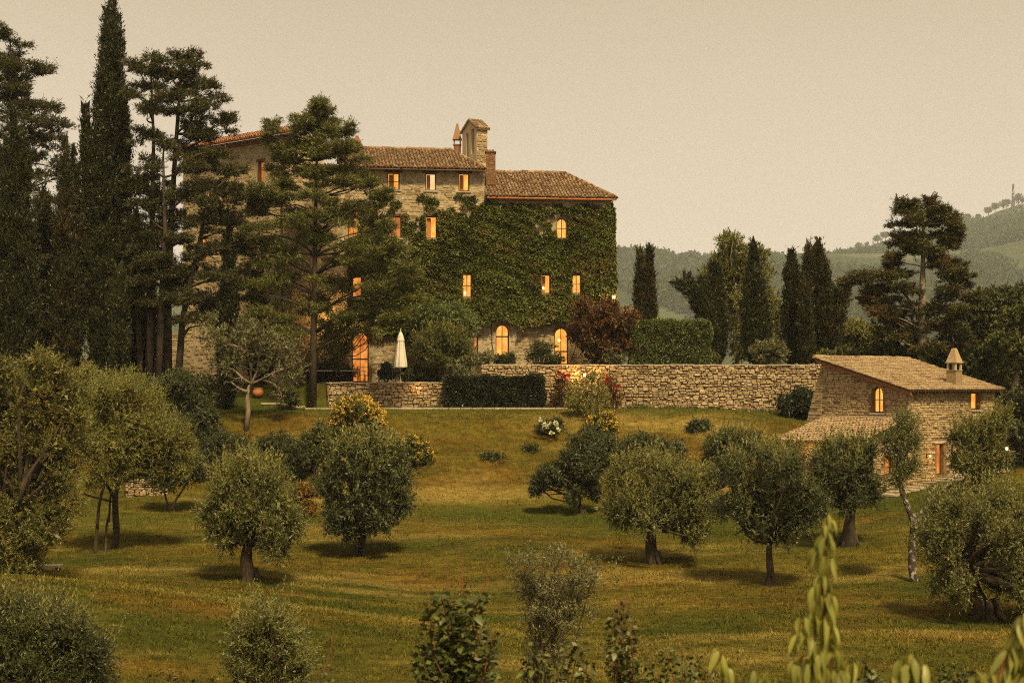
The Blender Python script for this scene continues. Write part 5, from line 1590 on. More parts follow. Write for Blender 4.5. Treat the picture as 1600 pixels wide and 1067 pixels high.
def flower_tufts(bl, rng, cnt, size, petals=7, top=0.0, radii=1.12):
    Cs, As = [], []
    for c, rr, wgt in bl:
        k = int(cnt*rr[0]*rr[0])+1
        d = unit_rand(rng, k*2); d = d[(d[:, 2] > -0.35+top)][:k]
        ctr = np.array(c)+d*np.array(rr)*radii*rng.uniform(0.85, 1.12, (len(d), 1))
        for q, dd in zip(ctr, d):
            Cs.append(np.repeat(q[None], petals, 0)+rng.normal(0, size*0.25, (petals, 3))); As.append(unit_rand(rng, petals)+dd*0.6)
    C, A = np.concatenate(Cs), np.concatenate(As)
    return diamond_leaves(C, A, size*rng.uniform(0.6, 1.1, len(C)), size*rng.uniform(0.5, 0.9, len(C)), rng)

rng = np.random.RandomState(51)
b = gb(690, 97.2)
px_tree('round_tree', 'dense round green tree on the patio behind the greyer rounded one', 'tree', gb(684, 98), [(652, 500, 20), (680, 496, 26), (708, 498, 24), (728, 508, 16), (690, 520, 26), (640, 515, 14), (722, 525, 16)], M['hedge'], M['bark_dark'], rng, (684, 535), 0.12, 0.13, 0.05, 280, up=0.4)
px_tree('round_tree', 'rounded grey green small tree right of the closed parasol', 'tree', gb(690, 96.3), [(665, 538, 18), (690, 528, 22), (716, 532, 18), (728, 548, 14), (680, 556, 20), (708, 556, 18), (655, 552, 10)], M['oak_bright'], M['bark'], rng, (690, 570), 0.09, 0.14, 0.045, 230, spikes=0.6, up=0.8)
shrub('pale_shrub', 'small pale leaved shrub on top of the patio wall corner', 728, None, 96.0, [(712, 568, 12), (730, 562, 14), (748, 566, 13), (726, 580, 16), (745, 580, 12), (762, 560, 8)], 'grey_leaf', rng, per=260)
shrub('ball_shrub', 'dark ball shaped shrub at the foot of the parasol', 603, None, 96.0, [(598, 584, 12), (610, 586, 12), (604, 577, 9)], 'hedge_dark', rng, per=300)
shrub('low_shrub', 'low dark shrub between the parasol and the rounded tree', 645, None, 96.4, [(636, 584, 11), (652, 582, 13), (668, 586, 12)], 'broad_dark', rng, per=220)
shrub('low_shrub', 'dark low shrub behind the patio tables left of the door', 515, None, 97.6, [(505, 580, 16), (525, 577, 16), (545, 584, 10), (490, 585, 14)], 'broad_dark', rng, per=220)
px_tree('pale_tree', 'small pale leaved tree lit by the lantern left of the arched door', 'tree', gb(527, 97.3), [(515, 528, 14), (530, 518, 17), (548, 516, 13), (522, 545, 16), (540, 540, 10), (584, 524, 8), (575, 514, 7)], M['poplar'], M['bark_dark'], rng, (527, 556), 0.06, 0.12, 0.055, 170, inner=False)
shrub('climbing_shrub', 'leafy shrub climbing the manor front right of the pale stone door', 845, 569, 98.6, [(836, 556, 13), (852, 548, 12), (858, 562, 13), (842, 540, 8), (868, 564, 10)], 'olive_dark', rng, per=150, inner=False)
shrub('climbing_shrub', 'low leaves at the foot of the left tall lit door', 785, 570, 98.9, [(778, 563, 6), (790, 565, 7), (798, 561, 6)], 'broad_dark', rng, per=200, inner=False)
shrub('pale_shrub', 'pale spiky shrub behind the long wall below the red brown shrub', 955, 567, 96.6, [(945, 560, 10), (955, 550, 9), (966, 558, 10), (957, 562, 12)], 'grey_leaf', rng, per=190, up=1.0)
px_tree('red_shrub', 'large red brown leaved shrub at the right corner of the manor', 'shrub', P(945, 566, 97.8), [(920, 500, 24), (942, 492, 24), (972, 498, 20), (985, 508, 18), (925, 530, 26), (955, 525, 28), (975, 535, 22), (935, 552, 24), (905, 520, 14), (912, 478, 12), (992, 500, 9)], M['red_leaf'], M['bark_dark'], rng, (945, 545), 0.12, 0.17, 0.07, 150, up=0.3)

# clipped hedges
def hedge(name, label, c0, c1, d0, depth, ztop, zbot, mat, rng, n, rnd=0.35, ll=0.13, lw=0.09, bulge=0.06):
    """c0, c1: left and right px of the front face at distance d0"""
    a, b = P(c0, 600, d0), P(c1, 600, d0)
    W = Wall(a, b); L = W.L; h = ztop-zbot
    base = W.at(L/2, zbot, -depth/2)
    r = thing(name, label, 'hedge', base)
    m = MB(); m.box(W.at(L/2, zbot+h*0.46, -depth/2), W.u*(L/2-0.28), W.n*(depth/2-0.25), (0, 0, h*0.46-0.12)); m.build('core_block', M['bark_dark'], r)  # solid dark box added inside the hedge to block light and view
    # points on a rounded box
    S_ = np.stack([rng.uniform(-1, 1, n), rng.uniform(-1, 1, n), rng.uniform(-1, 1, n)], -1)
    ar = np.array([depth*h, L*h, L*depth]); ax = rng.choice(3, n, p=ar/ar.sum()); sg = np.where(rng.random(n) < 0.5, -1, 1)
    S_[np.arange(n), ax] = sg
    half = np.array([L/2, depth/2, h/2]); Q = S_*half
    inn = np.maximum(half-rnd, 0.05); Qc = np.clip(Q, -inn, inn); Dv = Q-Qc; dl = np.maximum(np.linalg.norm(Dv, axis=1), 1e-6)[:, None]
    N_ = Dv/dl
    wv = bulge*(np.sin(Q[:, 0]*2.6+Q[:, 2]*1.9)+np.sin(Q[:, 2]*4.3-Q[:, 1]*2.1+Q[:, 0]*1.1)+0.7*np.sin(Q[:, 0]*7.1+Q[:, 2]*5))
    Q = Qc + N_*(np.minimum(dl, rnd) + wv[:, None] - rng.random((n, 1))**2*0.22)
    C = np.array(base) + Q[:, :1]*np.array(W.u) + Q[:, 1:2]*np.array(-W.n) + np.array([0, 0, 1.0])*(Q[:, 2:]+h/2)
    Nw = N_[:, :1]*np.array(W.u) + N_[:, 1:2]*np.array(-W.n) + np.array([0, 0, 1.0])*N_[:, 2:]
    A = Nw*0.6 + rng.normal(0, 0.6, (n, 3)) + np.array([0, 0, 0.15])
    leaf_obj('foliage', diamond_leaves(C, A, ll*rng.uniform(.6, 1.3, n), lw*rng.uniform(.6, 1.2, n), rng), M[mat], r)
    return r
zl = gz(-1, 93.8)
hedge('clipped_hedge', 'long dark clipped hedge against the foot of the rubble walls', 694, 850, 93.6, 0.9, (HORIZON-588)/F*93.6, zl-0.05, 'hedge_dark', rng, 36000, 0.3)
hedge('clipped_hedge', 'tall square clipped green hedge standing on top of the long wall', 986, 1111, 96.4, 2.6, (HORIZON-501)/F*96.4, 0.9, 'hedge', rng, 56000, 0.2, bulge=0.045)
shrub('dark_shrub', 'dark rounded shrub against the long wall beside the cottage', 1253, None, 92.2, [(1232, 630, 15), (1252, 622, 18), (1272, 628, 16), (1240, 640, 16), (1262, 642, 18), (1280, 640, 9)], 'hedge_dark', rng, ll=0.12, lw=0.07, per=330, up=0.2, sl=0.2)
shrub('low_shrub', 'small dark low bush alone on the lawn below the long wall', 1095, None, hit(1095, 671).y, [(1088, 664, 8, .6), (1100, 665, 10, .6), (1082, 668, 6, .6)], 'broad_dark', rng, per=300, base=hit(1095, 671))

# yellow shrub under the wall lantern, red roses on either side
yb = hit(920, 652); yd = yb.y
shrub('yellow_shrub', 'feathery yellow leaved shrub glowing under the wall lantern', 920, None, yd, [(905, 610, 16, 1.2), (925, 600, 16, 1.3), (940, 618, 14, 1.2), (912, 635, 18), (930, 638, 18), (895, 630, 12)], 'tamarisk', rng, per=60, base=yb, up=1.1, inner=False, ll=0.15, lw=0.04)
for px, pts, lab in ((880, [(874, 600, 10, 1.4), (884, 612, 12, 1.4), (872, 622, 9, 1.3)], 'climbing rose with dark red blooms left of the yellow shrub'), (960, [(952, 600, 9, 1.4), (960, 618, 11, 1.4), (948, 622, 9, 1.2)], 'climbing rose with dark red blooms right of the yellow shrub')):
    bl = pxb(pts, 94.0, rng)
    g0 = gb(px, 94.0)
    r = shrub('rose_bush', lab, px, None, 94.0, pts, 'red_leaf', rng, per=120, base=g0, inner=False, group=None, cat='rose bush', ll=0.12, lw=0.06)
    heads = ((874, 582), (882, 587), (889, 586)) if px == 880 else ((948, 592), (966, 604), (962, 608))
    for hx_, hy_ in heads:
        c = P(hx_, hy_, 93.7)
        leaf_obj('bloom', diamond_leaves(np.array(c)+rng.normal(0, .04, (22, 3)), unit_rand(rng, 22), 0.16, 0.13, rng), M['red_flower'], r)
yb = hit(942, 672)
def broom(label, base, blobs, d, cnt, rng, fs=0.10):
    return shrub('broom_bush', label, 0, None, d, blobs, 'bramble', rng, per=170, base=base, up=1.0, flower=('yellow_flower', cnt, fs), cat='flowering bush', ll=0.13, lw=0.04)
broom('yellow flowering bush right below the feathery shrub by the wall', yb, [(932, 660, 14), (948, 656, 15), (955, 668, 12), (938, 670, 12)], yb.y, 150, rng)
yb = hit(560, 682)
broom('large round yellow flowering bush on the bank below the patio wall', yb, [(540, 640, 18), (560, 634, 20), (580, 648, 20), (548, 660, 22), (572, 666, 20), (530, 655, 14), (590, 660, 12)], yb.y, 140, rng, 0.11)
yb = hit(652, 727)
broom('smaller yellow flowering bush lower on the bank', yb, [(642, 692, 13), (655, 700, 15), (664, 712, 13), (645, 712, 13), (634, 700, 8)], yb.y, 110, rng)
yb = hit(858, 680)
wr_ = shrub('rose_bush', 'low bush of white roses on the grass bank', 858, None, yb.y, [(850, 666, 9, .8), (862, 670, 10, .8), (870, 662, 6, .8)], 'broad_dark', rng, per=200, base=yb, cat='rose bush')
for hx_, hy_ in ((845, 657), (851, 664), (854, 668), (868, 660), (870, 665), (862, 676), (857, 662), (872, 671)):
    leaf_obj('bloom', diamond_leaves(np.array(P(hx_, hy_, yb.y-0.85))+rng.normal(0, .04, (20, 3)), unit_rand(rng, 20), 0.14, 0.11, rng), M['white_flower'], wr_)

# ------------------------------------------------------------------ trees behind the long wall
rng = np.random.RandomState(61)
D_ = 112
g1 = 'cypresses behind the long wall'
cypress('cypress_tree', 'pair of thin cypress spires just right of the red brown shrub', gb(1008, D_), [col(1001, 560, 396, D_, 20), col(1016, 560, 390, D_, 19, lean=-2)], 0, rng, mat='cypress_warm', dens=260, ll=0.2, lumps=0.2, group=g1)
cypress('cypress_tree', 'leaning forked cypress with one arm bent far to the left', gb(1120, D_), [col(1122, 570, 413, D_, 32, lean=-6), ([P(1115, 545, D_-1), P(1100, 490, D_-1), P(1085, 460, D_-1), P(1060, 443, D_-1)], 0.55), ([P(1112, 540, D_-.5), P(1100, 480, D_-.5), P(1094, 442, D_-.5)], 0.6)], 0, rng, dens=240, ll=0.2, lumps=0.2, group=g1,
        prof=[(0, .3), (.1, .9), (.3, 1), (.6, .85), (.8, .55), (.93, .22), (1, .04)])
cypress('cypress_tree', 'broad single cypress before the airy poplar', gb(1178, D_-2), [col(1178, 570, 384, D_-2, 42), col(1190, 570, 470, D_-2.5, 30)], 0, rng, dens=220, ll=0.2, lumps=0.2, group=g1)
cypress('cypress_tree', 'pointed cypress left of the forked cypress cluster', gb(1236, D_-2), [col(1236, 572, 397, D_-2, 32), col(1250, 572, 440, D_-2.4, 22)], 0, rng, dens=230, ll=0.2, lumps=0.22, group=g1)
cypress('cypress_tree', 'cluster of forked cypress spires with one arm bent right', gb(1285, D_-3), [col(1264, 572, 384, D_-3, 24), col(1281, 572, 382, D_-3, 26, lean=-2), col(1290, 572, 414, D_-3.4, 26), ([P(1295, 570, D_-3.5), P(1300, 520, D_-3.5), P(1308, 480, D_-3.5), P(1325, 452, D_-3.5)], 0.75), col(1258, 572, 440, D_-4, 22)], 0, rng, dens=230, ll=0.2, lumps=0.22, group=g1,
        prof=[(0, .4), (.1, .9), (.3, .95), (.6, .8), (.8, .55), (.93, .24), (1, .04)], mat='cypress_warm')
D2 = 118
px_tree('poplar_tree', 'airy yellow green tree with thin branches between the cypresses', 'tree', gb(1150, D2), [(1140, 380, 14), (1160, 400, 16), (1132, 410, 14), (1150, 430, 18), (1125, 440, 15), (1175, 440, 16), (1195, 430, 13), (1160, 465, 20), (1130, 480, 18), (1200, 470, 18), (1182, 490, 20), (1212, 500, 16), (1150, 510, 20), (1195, 530, 22), (1215, 545, 16), (1160, 545, 18), (1140, 395, 10), (1110, 425, 12), (1190, 400, 8)],
        M['poplar'], M['bark_pale'], rng, (1150, 470), 0.14, 0.22, 0.085, 110, n=11, sl=0.6, up=1.0, inner=False, deep=0.7, bend=0.06)
px_tree('bright_bush', 'light green bush at the foot of the poplar behind the wall', 'shrub', gb(1200, 106), [(1188, 550, 14), (1205, 545, 16), (1218, 555, 14), (1195, 562, 14)], M['grey_leaf'], M['bark_dark'], rng, (1200, 566), 0.06, 0.17, 0.06, 130, up=0.9)
shrub('pale_shrub', 'small pale shrub behind the wall right of the clipped hedge', 1125, 572, 104, [(1118, 558, 9), (1112, 562, 8)], 'oak_bright', rng, per=160)
px_tree('bright_tree', 'light green tree behind the cottage roof left of the tall pine', 'tree', gb(1335, 118), [(1320, 515, 16), (1340, 520, 20), (1360, 525, 18), (1330, 540, 20), (1352, 545, 20), (1375, 540, 16), (1318, 550, 16)], M['poplar'], M['bark_dark'], rng, (1335, 560), 0.13, 0.19, 0.08, 110, inner=False)

# tall pine with browning clumps
D_ = 100
b = gb(1442, D_)
cedar('pine_tree', 'tall open pine with browning clumps behind the cottage', b,
    [([b, P(1441, 480, D_), P(1442, 420, D_), P(1443, 330, D_)], 0.34, 0.06), ([P(1441, 500, D_), P(1418, 465, D_), P(1396, 440, D_)], 0.12, 0.05), ([P(1441, 520, D_), P(1468, 490, D_), P(1492, 450, D_)], 0.12, 0.05)],
    [(1412, 322, 11, D_), (1428, 330, 19, D_), (1450, 328, 17, D_), (1462, 322, 11, D_), (1410, 345, 19, D_), (1438, 350, 24, D_), (1470, 345, 19, D_), (1490, 340, 9, D_), (1400, 372, 20, D_), (1430, 378, 22, D_), (1480, 370, 24, D_), (1500, 368, 13, D_), (1415, 396, 15, D_), (1455, 398, 19, D_), (1475, 405, 13, D_), (1395, 410, 9, D_), (1350, 432, 20, D_), (1330, 440, 13, D_), (1375, 440, 24, D_), (1400, 435, 22, D_), (1420, 455, 24, D_), (1365, 465, 24, D_), (1392, 478, 28, D_), (1430, 490, 26, D_), (1380, 505, 26, D_), (1372, 492, 19, D_), (1480, 432, 20, D_), (1500, 420, 11, D_), (1505, 448, 19, D_), (1485, 462, 22, D_), (1512, 470, 17, D_), (1460, 480, 20, D_), (1498, 495, 24, D_), (1470, 515, 26, D_), (1430, 525, 28, D_), (1395, 530, 28, D_), (1500, 530, 26, D_), (1450, 548, 28, D_)],
    rng, 'pine_brown', M['bark_pale'], ll=0.19, lw=0.06, pads=44, cat='pine')
for lab, px, d, bl, mt in (
    ('dark bush behind the cottage roof under the tall pine', 1410, 103, [(1360, 560, 22), (1390, 550, 26), (1420, 555, 26), (1450, 550, 24), (1375, 580, 24), (1410, 585, 26), (1445, 580, 26)], 'oak'),
    ('dark bush behind the cottage chimney', 1500, 101, [(1470, 560, 24), (1500, 555, 26), (1530, 560, 26), (1485, 590, 26), (1520, 595, 26), (1550, 600, 24)], 'oak'),
    ('dark bush behind the cypress cluster at the end of the long wall', 1300, 106, [(1290, 560, 14), (1310, 556, 16), (1330, 562, 14)], 'oak_bright')):
    shrub('dark_bush', lab, px, None, d, bl, mt, rng, per=120, ll=0.2, lw=0.10, base=gb(px, d), deep=0.6)
# dark oaks at the right
px_tree('oak_tree', 'dark oak at the right edge behind the cottage chimney', 'oak', gb(1560, 104), [(1540, 480, 26), (1570, 470, 26), (1600, 470, 30), (1530, 510, 28), (1560, 505, 32), (1595, 510, 34), (1535, 545, 30), (1570, 545, 34), (1605, 550, 34), (1520, 570, 26), (1555, 580, 32), (1590, 585, 34), (1630, 520, 34), (1500, 560, 24)], M['oak'], M['bark_dark'], rng, (1565, 560), 0.3, 0.2, 0.11, 95, n=12, up=0.2, deep=0.8)
px_tree('oak_tree', 'brighter green oak in front of the dark one at the right edge', 'oak', gb(1585, 98), [(1580, 495, 20, .7), (1600, 490, 24), (1560, 530, 16, .7), (1585, 535, 24), (1610, 535, 28), (1575, 560, 18)], M['oak_bright'], M['bark_dark'], rng, (1590, 570), 0.2, 0.18, 0.10, 110, n=12, up=0.2, deep=0.6)
px_tree('laurel_tree', 'dark dense tree right of the cottage behind the olives', 'tree', gb(1585, 84), [(1572, 640, 22), (1598, 630, 26), (1580, 670, 28), (1610, 670, 30), (1560, 690, 22), (1592, 705, 30), (1575, 730, 24), (1612, 735, 30)], M['broad_dark'], M['bark_dark'], rng, (1590, 740), 0.16, 0.14, 0.07, 190, up=0.3)

# ------------------------------------------------------------------ olives and shrubs of the slope
rng = np.random.RandomState(71)
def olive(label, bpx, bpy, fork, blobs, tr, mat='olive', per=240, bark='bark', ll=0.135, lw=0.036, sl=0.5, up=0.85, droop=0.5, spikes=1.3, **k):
    b = hit(bpx, bpy)
    s = b.y/57
    mx_ = sum(q[0] for q in blobs)/len(blobs); my_ = max(q[1] for q in blobs)
    blobs = [(mx_+(q[0]-mx_)*rng.uniform(0.88, 1.08), my_+(q[1]-my_)*rng.uniform(0.86, 1.0), q[2]*rng.uniform(0.48, 0.88))+tuple(q[3:]) for q in blobs]
    blobs = [q for i_, q in enumerate(blobs) if i_ < 3 or rng.random() > 0.14]
    xl_, xr_ = min(q[0]-q[2] for q in blobs), max(q[0]+q[2] for q in blobs); yb_ = max(q[1]+q[2] for q in blobs)
    for k_ in range(4):               # hanging skirts and a stray bough or two
        e_ = rng.choice([-1, 1])*rng.uniform(0.45, 0.92); blobs.append(((xl_+xr_)/2+e_*(xr_-xl_)/2, yb_-rng.uniform(20, 40), rng.uniform(6, 11), 1.15))
    for k_ in range(3): blobs.append((rng.choice([xl_, xr_])+rng.uniform(-5, 5), my_-rng.uniform(20, 90), rng.uniform(7, 11), 0.8))
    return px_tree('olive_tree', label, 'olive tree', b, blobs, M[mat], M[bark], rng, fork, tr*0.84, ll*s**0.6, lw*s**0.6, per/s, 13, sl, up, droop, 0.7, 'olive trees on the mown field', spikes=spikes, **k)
olive('feathery topped olive tree with a stout trunk, left of the field', 392, 908, (392, 845), [(350, 745, 26), (385, 740, 28), (420, 750, 28), (445, 775, 24), (335, 780, 24), (370, 790, 32), (410, 795, 34), (440, 815, 24), (345, 815, 24), (380, 825, 26), (420, 835, 24), (330, 800, 14), (455, 800, 12), (437, 855, 12, 1.2), (340, 835, 14)], 0.26)
olive('dense dark olive tree with glossy leaves, second from left on the field', 562, 868, (566, 830), [(545, 700, 24), (580, 690, 26), (612, 695, 22), (525, 735, 24), (560, 735, 32), (600, 735, 30), (520, 770, 22), (555, 780, 32), (600, 775, 26), (530, 805, 24), (570, 810, 28), (598, 805, 16), (550, 830, 14), (625, 715, 12)], 0.22, mat='olive_dark', ll=0.125, lw=0.05, up=0.35, bark='bark_dark', per=300)
olive('broad round headed olive tree in the middle of the field', 1022, 880, (1024, 820), [(975, 735, 26), (1010, 725, 26), (1045, 728, 26), (1075, 742, 24), (955, 765, 24), (990, 770, 32), (1030, 768, 34), (1070, 775, 28), (1092, 765, 16), (970, 800, 24), (1005, 805, 28), (1050, 805, 28), (1080, 810, 22), (960, 820, 14), (1090, 825, 14), (1075, 835, 10)], 0.26)
olive('straight stemmed round olive tree right of the broad one', 1203, 914, (1203, 850), [(1150, 715, 24), (1190, 712, 24), (1225, 722, 26), (1140, 750, 24), (1180, 755, 32), (1220, 760, 32), (1255, 755, 22), (1160, 790, 26), (1200, 800, 30), (1240, 795, 26), (1175, 825, 18), (1215, 830, 20), (1265, 780, 10), (1130, 730, 12)], 0.16, mat='olive_dark', up=0.5, per=270)
olive('olive tree with thick leaning trunk in front of the cottage wall', 1326, 852, (1330, 795), [(1298, 705, 20), (1325, 698, 20), (1350, 706, 19), (1290, 730, 18), (1318, 730, 24), (1350, 735, 22), (1305, 760, 21), (1338, 765, 22), (1358, 762, 15), (1320, 785, 16)], 0.30, mat='olive_dark', up=0.5, per=270, bark='bark_dark')
olive('largest olive tree with a leaning fluted trunk at the right edge', 1545, 968, (1515, 890), [(1480, 785, 26), (1515, 775, 28), (1550, 770, 30), (1585, 785, 30), (1470, 820, 26), (1505, 825, 34), (1550, 825, 38), (1592, 830, 34), (1475, 860, 24), (1510, 870, 28), (1560, 875, 34), (1600, 880, 30), (1490, 895, 18), (1480, 905, 14), (1575, 915, 28), (1610, 920, 26), (1450, 845, 12)], 0.34, per=380, ll=0.10)
olive('pale topped olive tree between the cottage and the largest olive', 1510, 770, (1510, 745), [(1498, 678, 14), (1520, 668, 16), (1545, 660, 16), (1510, 695, 18), (1540, 690, 20), (1505, 720, 16), (1530, 722, 20), (1548, 715, 16), (1512, 745, 16), (1538, 745, 18)], 0.14, per=220)
olive('small olive tree behind the straight stemmed one, with thin trunk', 1107, 802, (1110, 770), [(1110, 690, 18), (1135, 680, 18), (1155, 690, 16), (1100, 715, 18), (1125, 715, 22), (1110, 740, 20), (1140, 740, 18), (1120, 760, 14)], 0.08, mat='olive_dark', per=230, bark='bark_dark')
# weeping dark little tree on the bank foot
b = hit(911, 803)
px_tree('weeping_tree', 'small tree with drooping dark clumps at the foot of the bank', 'tree', b, [(862, 738, 16, .8), (845, 748, 10, 1.2), (835, 760, 7, 1.4), (880, 735, 12, .8), (912, 735, 18, .9), (918, 752, 14), (900, 765, 12, 1.1), (895, 775, 8), (930, 770, 6, 1.3), (892, 712, 14), (930, 710, 16), (875, 750, 8)], M['broad_dark'], M['bark'], rng, (908, 775), 0.10, 0.13, 0.055, 330, up=-0.1, droop=0.8, deep=0.5, sl=0.3)
shrub('bank_shrub', 'leafy shrub rising behind the weeping little tree', 920, None, hit(930, 740).y, [(900, 690, 14), (925, 680, 18), (950, 690, 18), (935, 705, 16), (910, 705, 14), (965, 700, 10)], 'olive_dark', rng, base=hit(930, 735), per=170)
shrub('bank_shrub', 'spreading shrub behind the broad round headed olive', 1015, None, hit(1015, 725).y, [(985, 695, 12), (1005, 688, 14), (1030, 695, 16), (1060, 700, 14), (1010, 705, 18), (1040, 712, 16), (980, 712, 12)], 'olive_dark', rng, base=hit(1015, 725), per=170)
for px, py, r_, lab in ((770, 718, 14, 'low grassy tuft in the middle of the bank'), (830, 706, 10, 'small tuft on the bank left of the weeping tree'), (1140, 682, 12, 'low tuft on the bank above the small olive')):
    shrub('grass_tuft', lab, px, None, hit(px, py).y, [(px-r_*.6, py-3, r_*.6, .4), (px+r_*.5, py-3, r_*.7, .4), (px, py-4, r_*.6, .4)], 'oak', rng, base=hit(px, py), per=200, cat='tuft', deep=0.4, inner=False)

# birch like tree with patched trunk
b = hit(1432, 908); D_ = b.y
px_tree('patchy_tree', 'slender tree with pale patched bark and twisting trunk', 'tree', b, [(1405, 680, 16), (1425, 665, 14), (1395, 710, 14), (1418, 700, 16), (1430, 690, 12), (1410, 735, 14), (1385, 690, 8), (1425, 730, 10), (1412, 655, 8), (1400, 750, 10)], M['olive'], M['bark_patchy'], rng, (1428, 815), 0.13, 0.10, 0.03, 75,
        trunks=[(b, P(1428, 805, D_), 0.17), (P(1428, 812, D_), P(1410, 765, D_), 0.12), (P(1411, 768, D_), P(1404, 720, D_), 0.07), (P(1430, 810, D_), P(1452, 775, D_+.4), 0.085), (P(1452, 776, D_+.4), P(1468, 752, D_+.6), 0.075), (P(1468, 752, D_+.6), P(1498, 738, D_+.8), 0.06)], flare=False, inner=False, deep=0.5)

# left side trees
rng = np.random.RandomState(81)
b = hit(172, 862); D_ = b.y
px_tree('feathery_tree', 'yellow green feathery tree with two dark leaning trunks', 'tree', b,
    [(175, 615, 26), (205, 610, 24), (150, 630, 24), (230, 630, 24), (180, 650, 34), (215, 660, 34), (145, 665, 28), (250, 660, 24), (270, 680, 22), (165, 690, 32), (200, 700, 34), (240, 700, 30), (275, 705, 22), (140, 705, 22), (180, 735, 28), (220, 735, 26), (150, 745, 20), (295, 690, 10), (285, 735, 12), (255, 730, 18), (130, 690, 14)],
    M['tamarisk'], M['bark_dark'], rng, (172, 780), 0.2, 0.10, 0.028, 210, 13, 0.4, 0.9, deep=0.7, lo=0.35,
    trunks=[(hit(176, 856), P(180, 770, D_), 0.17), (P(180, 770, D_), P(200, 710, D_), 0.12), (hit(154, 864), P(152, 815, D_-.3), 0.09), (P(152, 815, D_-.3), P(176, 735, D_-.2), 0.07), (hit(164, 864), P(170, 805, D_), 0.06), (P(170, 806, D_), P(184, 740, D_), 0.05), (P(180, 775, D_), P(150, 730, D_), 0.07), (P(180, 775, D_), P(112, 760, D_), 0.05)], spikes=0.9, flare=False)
D_ = 56; b = gb(30, D_)
px_tree('mixed_tree', 'big tree at the left edge, yellowish above and dark below', 'tree', b,
    [(15, 585, 26), (55, 570, 26), (90, 580, 22), (35, 610, 34), (80, 615, 32), (115, 610, 22), (10, 640, 36), (55, 650, 38), (100, 650, 32), (125, 650, 16), (20, 690, 38), (65, 695, 40), (105, 695, 26), (15, 740, 40), (60, 745, 42), (100, 740, 26), (30, 790, 42), (75, 790, 36), (110, 790, 22), (15, 840, 42), (60, 835, 34), (90, 825, 20), (20, 885, 34), (45, 880, 26), (-15, 700, 40), (-15, 800, 45), (-10, 620, 34)],
    M['mixed_left'], M['bark_dark'], rng, (30, 800), 0.26, 0.105, 0.032, 190, 13, 0.42, 0.7, deep=0.6, lo=0.35)
b = hit(270, 800)
px_tree('small_tree', 'small dark flat headed tree with a forked trunk left on the slope', 'tree', b, [(248, 735, 16, .8), (270, 730, 20, .8), (295, 722, 20, .8), (310, 735, 14, .8), (258, 752, 12, .7), (285, 742, 16, .8), (240, 748, 9)], M['broad_dark'], M['bark'], rng, (268, 790), 0.09, 0.13, 0.05, 260, up=0.3,
        trunks=[(b, P(268, 792, b.y), 0.10), (P(268, 794, b.y), P(254, 760, b.y), 0.06), (P(268, 794, b.y), P(292, 752, b.y), 0.065)], flare=False, deep=0.7)
for lab, px, py, bl, mt, pr in (
    ('dark spreading shrub along the foot of the left bank', 350, 745, [(325, 700, 18), (350, 690, 18), (375, 700, 20), (340, 720, 20), (365, 725, 20), (330, 735, 16), (395, 715, 16)], 'broad_dark', 220),
    ('mid green shrub between the two field olives on the bank', 440, 752, [(410, 700, 16), (435, 692, 18), (460, 700, 20), (425, 722, 22), (455, 728, 22), (480, 715, 16), (440, 742, 18)], 'olive_dark', 220),
    ('grey green shrub standing up behind the second field olive', 497, 740, [(480, 690, 14, 1.2), (500, 680, 16, 1.2), (515, 695, 14), (490, 712, 16), (510, 718, 14)], 'olive', 220),
    ('orange tinted bush between the first two field olives', 482, 808, [(470, 765, 11), (482, 772, 12), (474, 790, 12), (488, 795, 11), (466, 778, 8)], 'orange_leaf', 200),
    ('yellowish fringe bush on the bank above the second field olive', 535, 700, [(525, 678, 10, 1.1), (545, 676, 9, 1.1), (535, 690, 12)], 'bramble', 170)):
    q = hit(px, py)
    shrub('bank_shrub', lab, px, None, q.y, bl, mt, rng, base=q, per=pr, deep=0.7)
q = gb(285, 89.5)
for lab, px, d, bl, mt in (
    ('grey green shrub under the many stemmed cedar', 270, 89.0, [(240, 610, 22), (265, 600, 22), (290, 598, 24), (315, 605, 22), (255, 635, 24), (285, 630, 26), (310, 635, 24), (245, 660, 22), (275, 660, 24)], 'olive_dark'),
    ('dark shrub left of the pillar cypress on the slope', 318, 88.0, [(300, 660, 20), (325, 655, 20), (310, 685, 22), (335, 680, 18), (290, 690, 20), (265, 690, 20)], 'broad_dark'),
    ('yellow green shrub below the slim young cypress', 130, 88.5, [(110, 590, 18), (135, 585, 18), (155, 600, 18), (120, 615, 20), (148, 625, 20)], 'tamarisk')):
    shrub('bank_shrub', lab, px, None, d, bl, mt, rng, per=190, base=gb(px, d), deep=0.7)
shrub('garden_shrub', 'little shrub on the lawn beside the big middle cedar', 452, None, hit(452, 640).y, [(446, 622, 11), (458, 626, 10), (452, 614, 8)], 'olive_dark', rng, base=hit(452, 640), per=180)
# ------------------------------------------------------------------ patio furniture
pb = gb(626, 95.9)
um = thing('parasol', 'closed cream parasol standing on the patio', 'parasol', pb)
m = MB(); m.lathe(pb, [(0.27, 0.0), (0.27, 0.05), (0.06, 0.09), (0.05, 0.2)], 16); m.build('base', M['coping'], um)
m = MB(); m.tube([pb+Vector((0, 0, 0.05)), pb+Vector((0, 0, 3.25))], 0.028, 10); m.build('pole', M['white_metal'], um)
zc = lambda py: (HORIZON-py)/F*95.9 - pb.z
pl = lambda k, z: 1+0.16*math.cos(k*math.pi/2*1.0) if True else 1
pleat = lambda k, z: 1.0+0.10*math.cos(k*math.pi/2)
m = MB(); m.lathe(pb, [(0.15, zc(576)), (0.37, zc(573.5)), (0.35, zc(566)), (0.27, zc(550)), (0.21, zc(537)), (0.17, zc(529))], 32, pleat); m.build('canopy', M['cloth'], um)
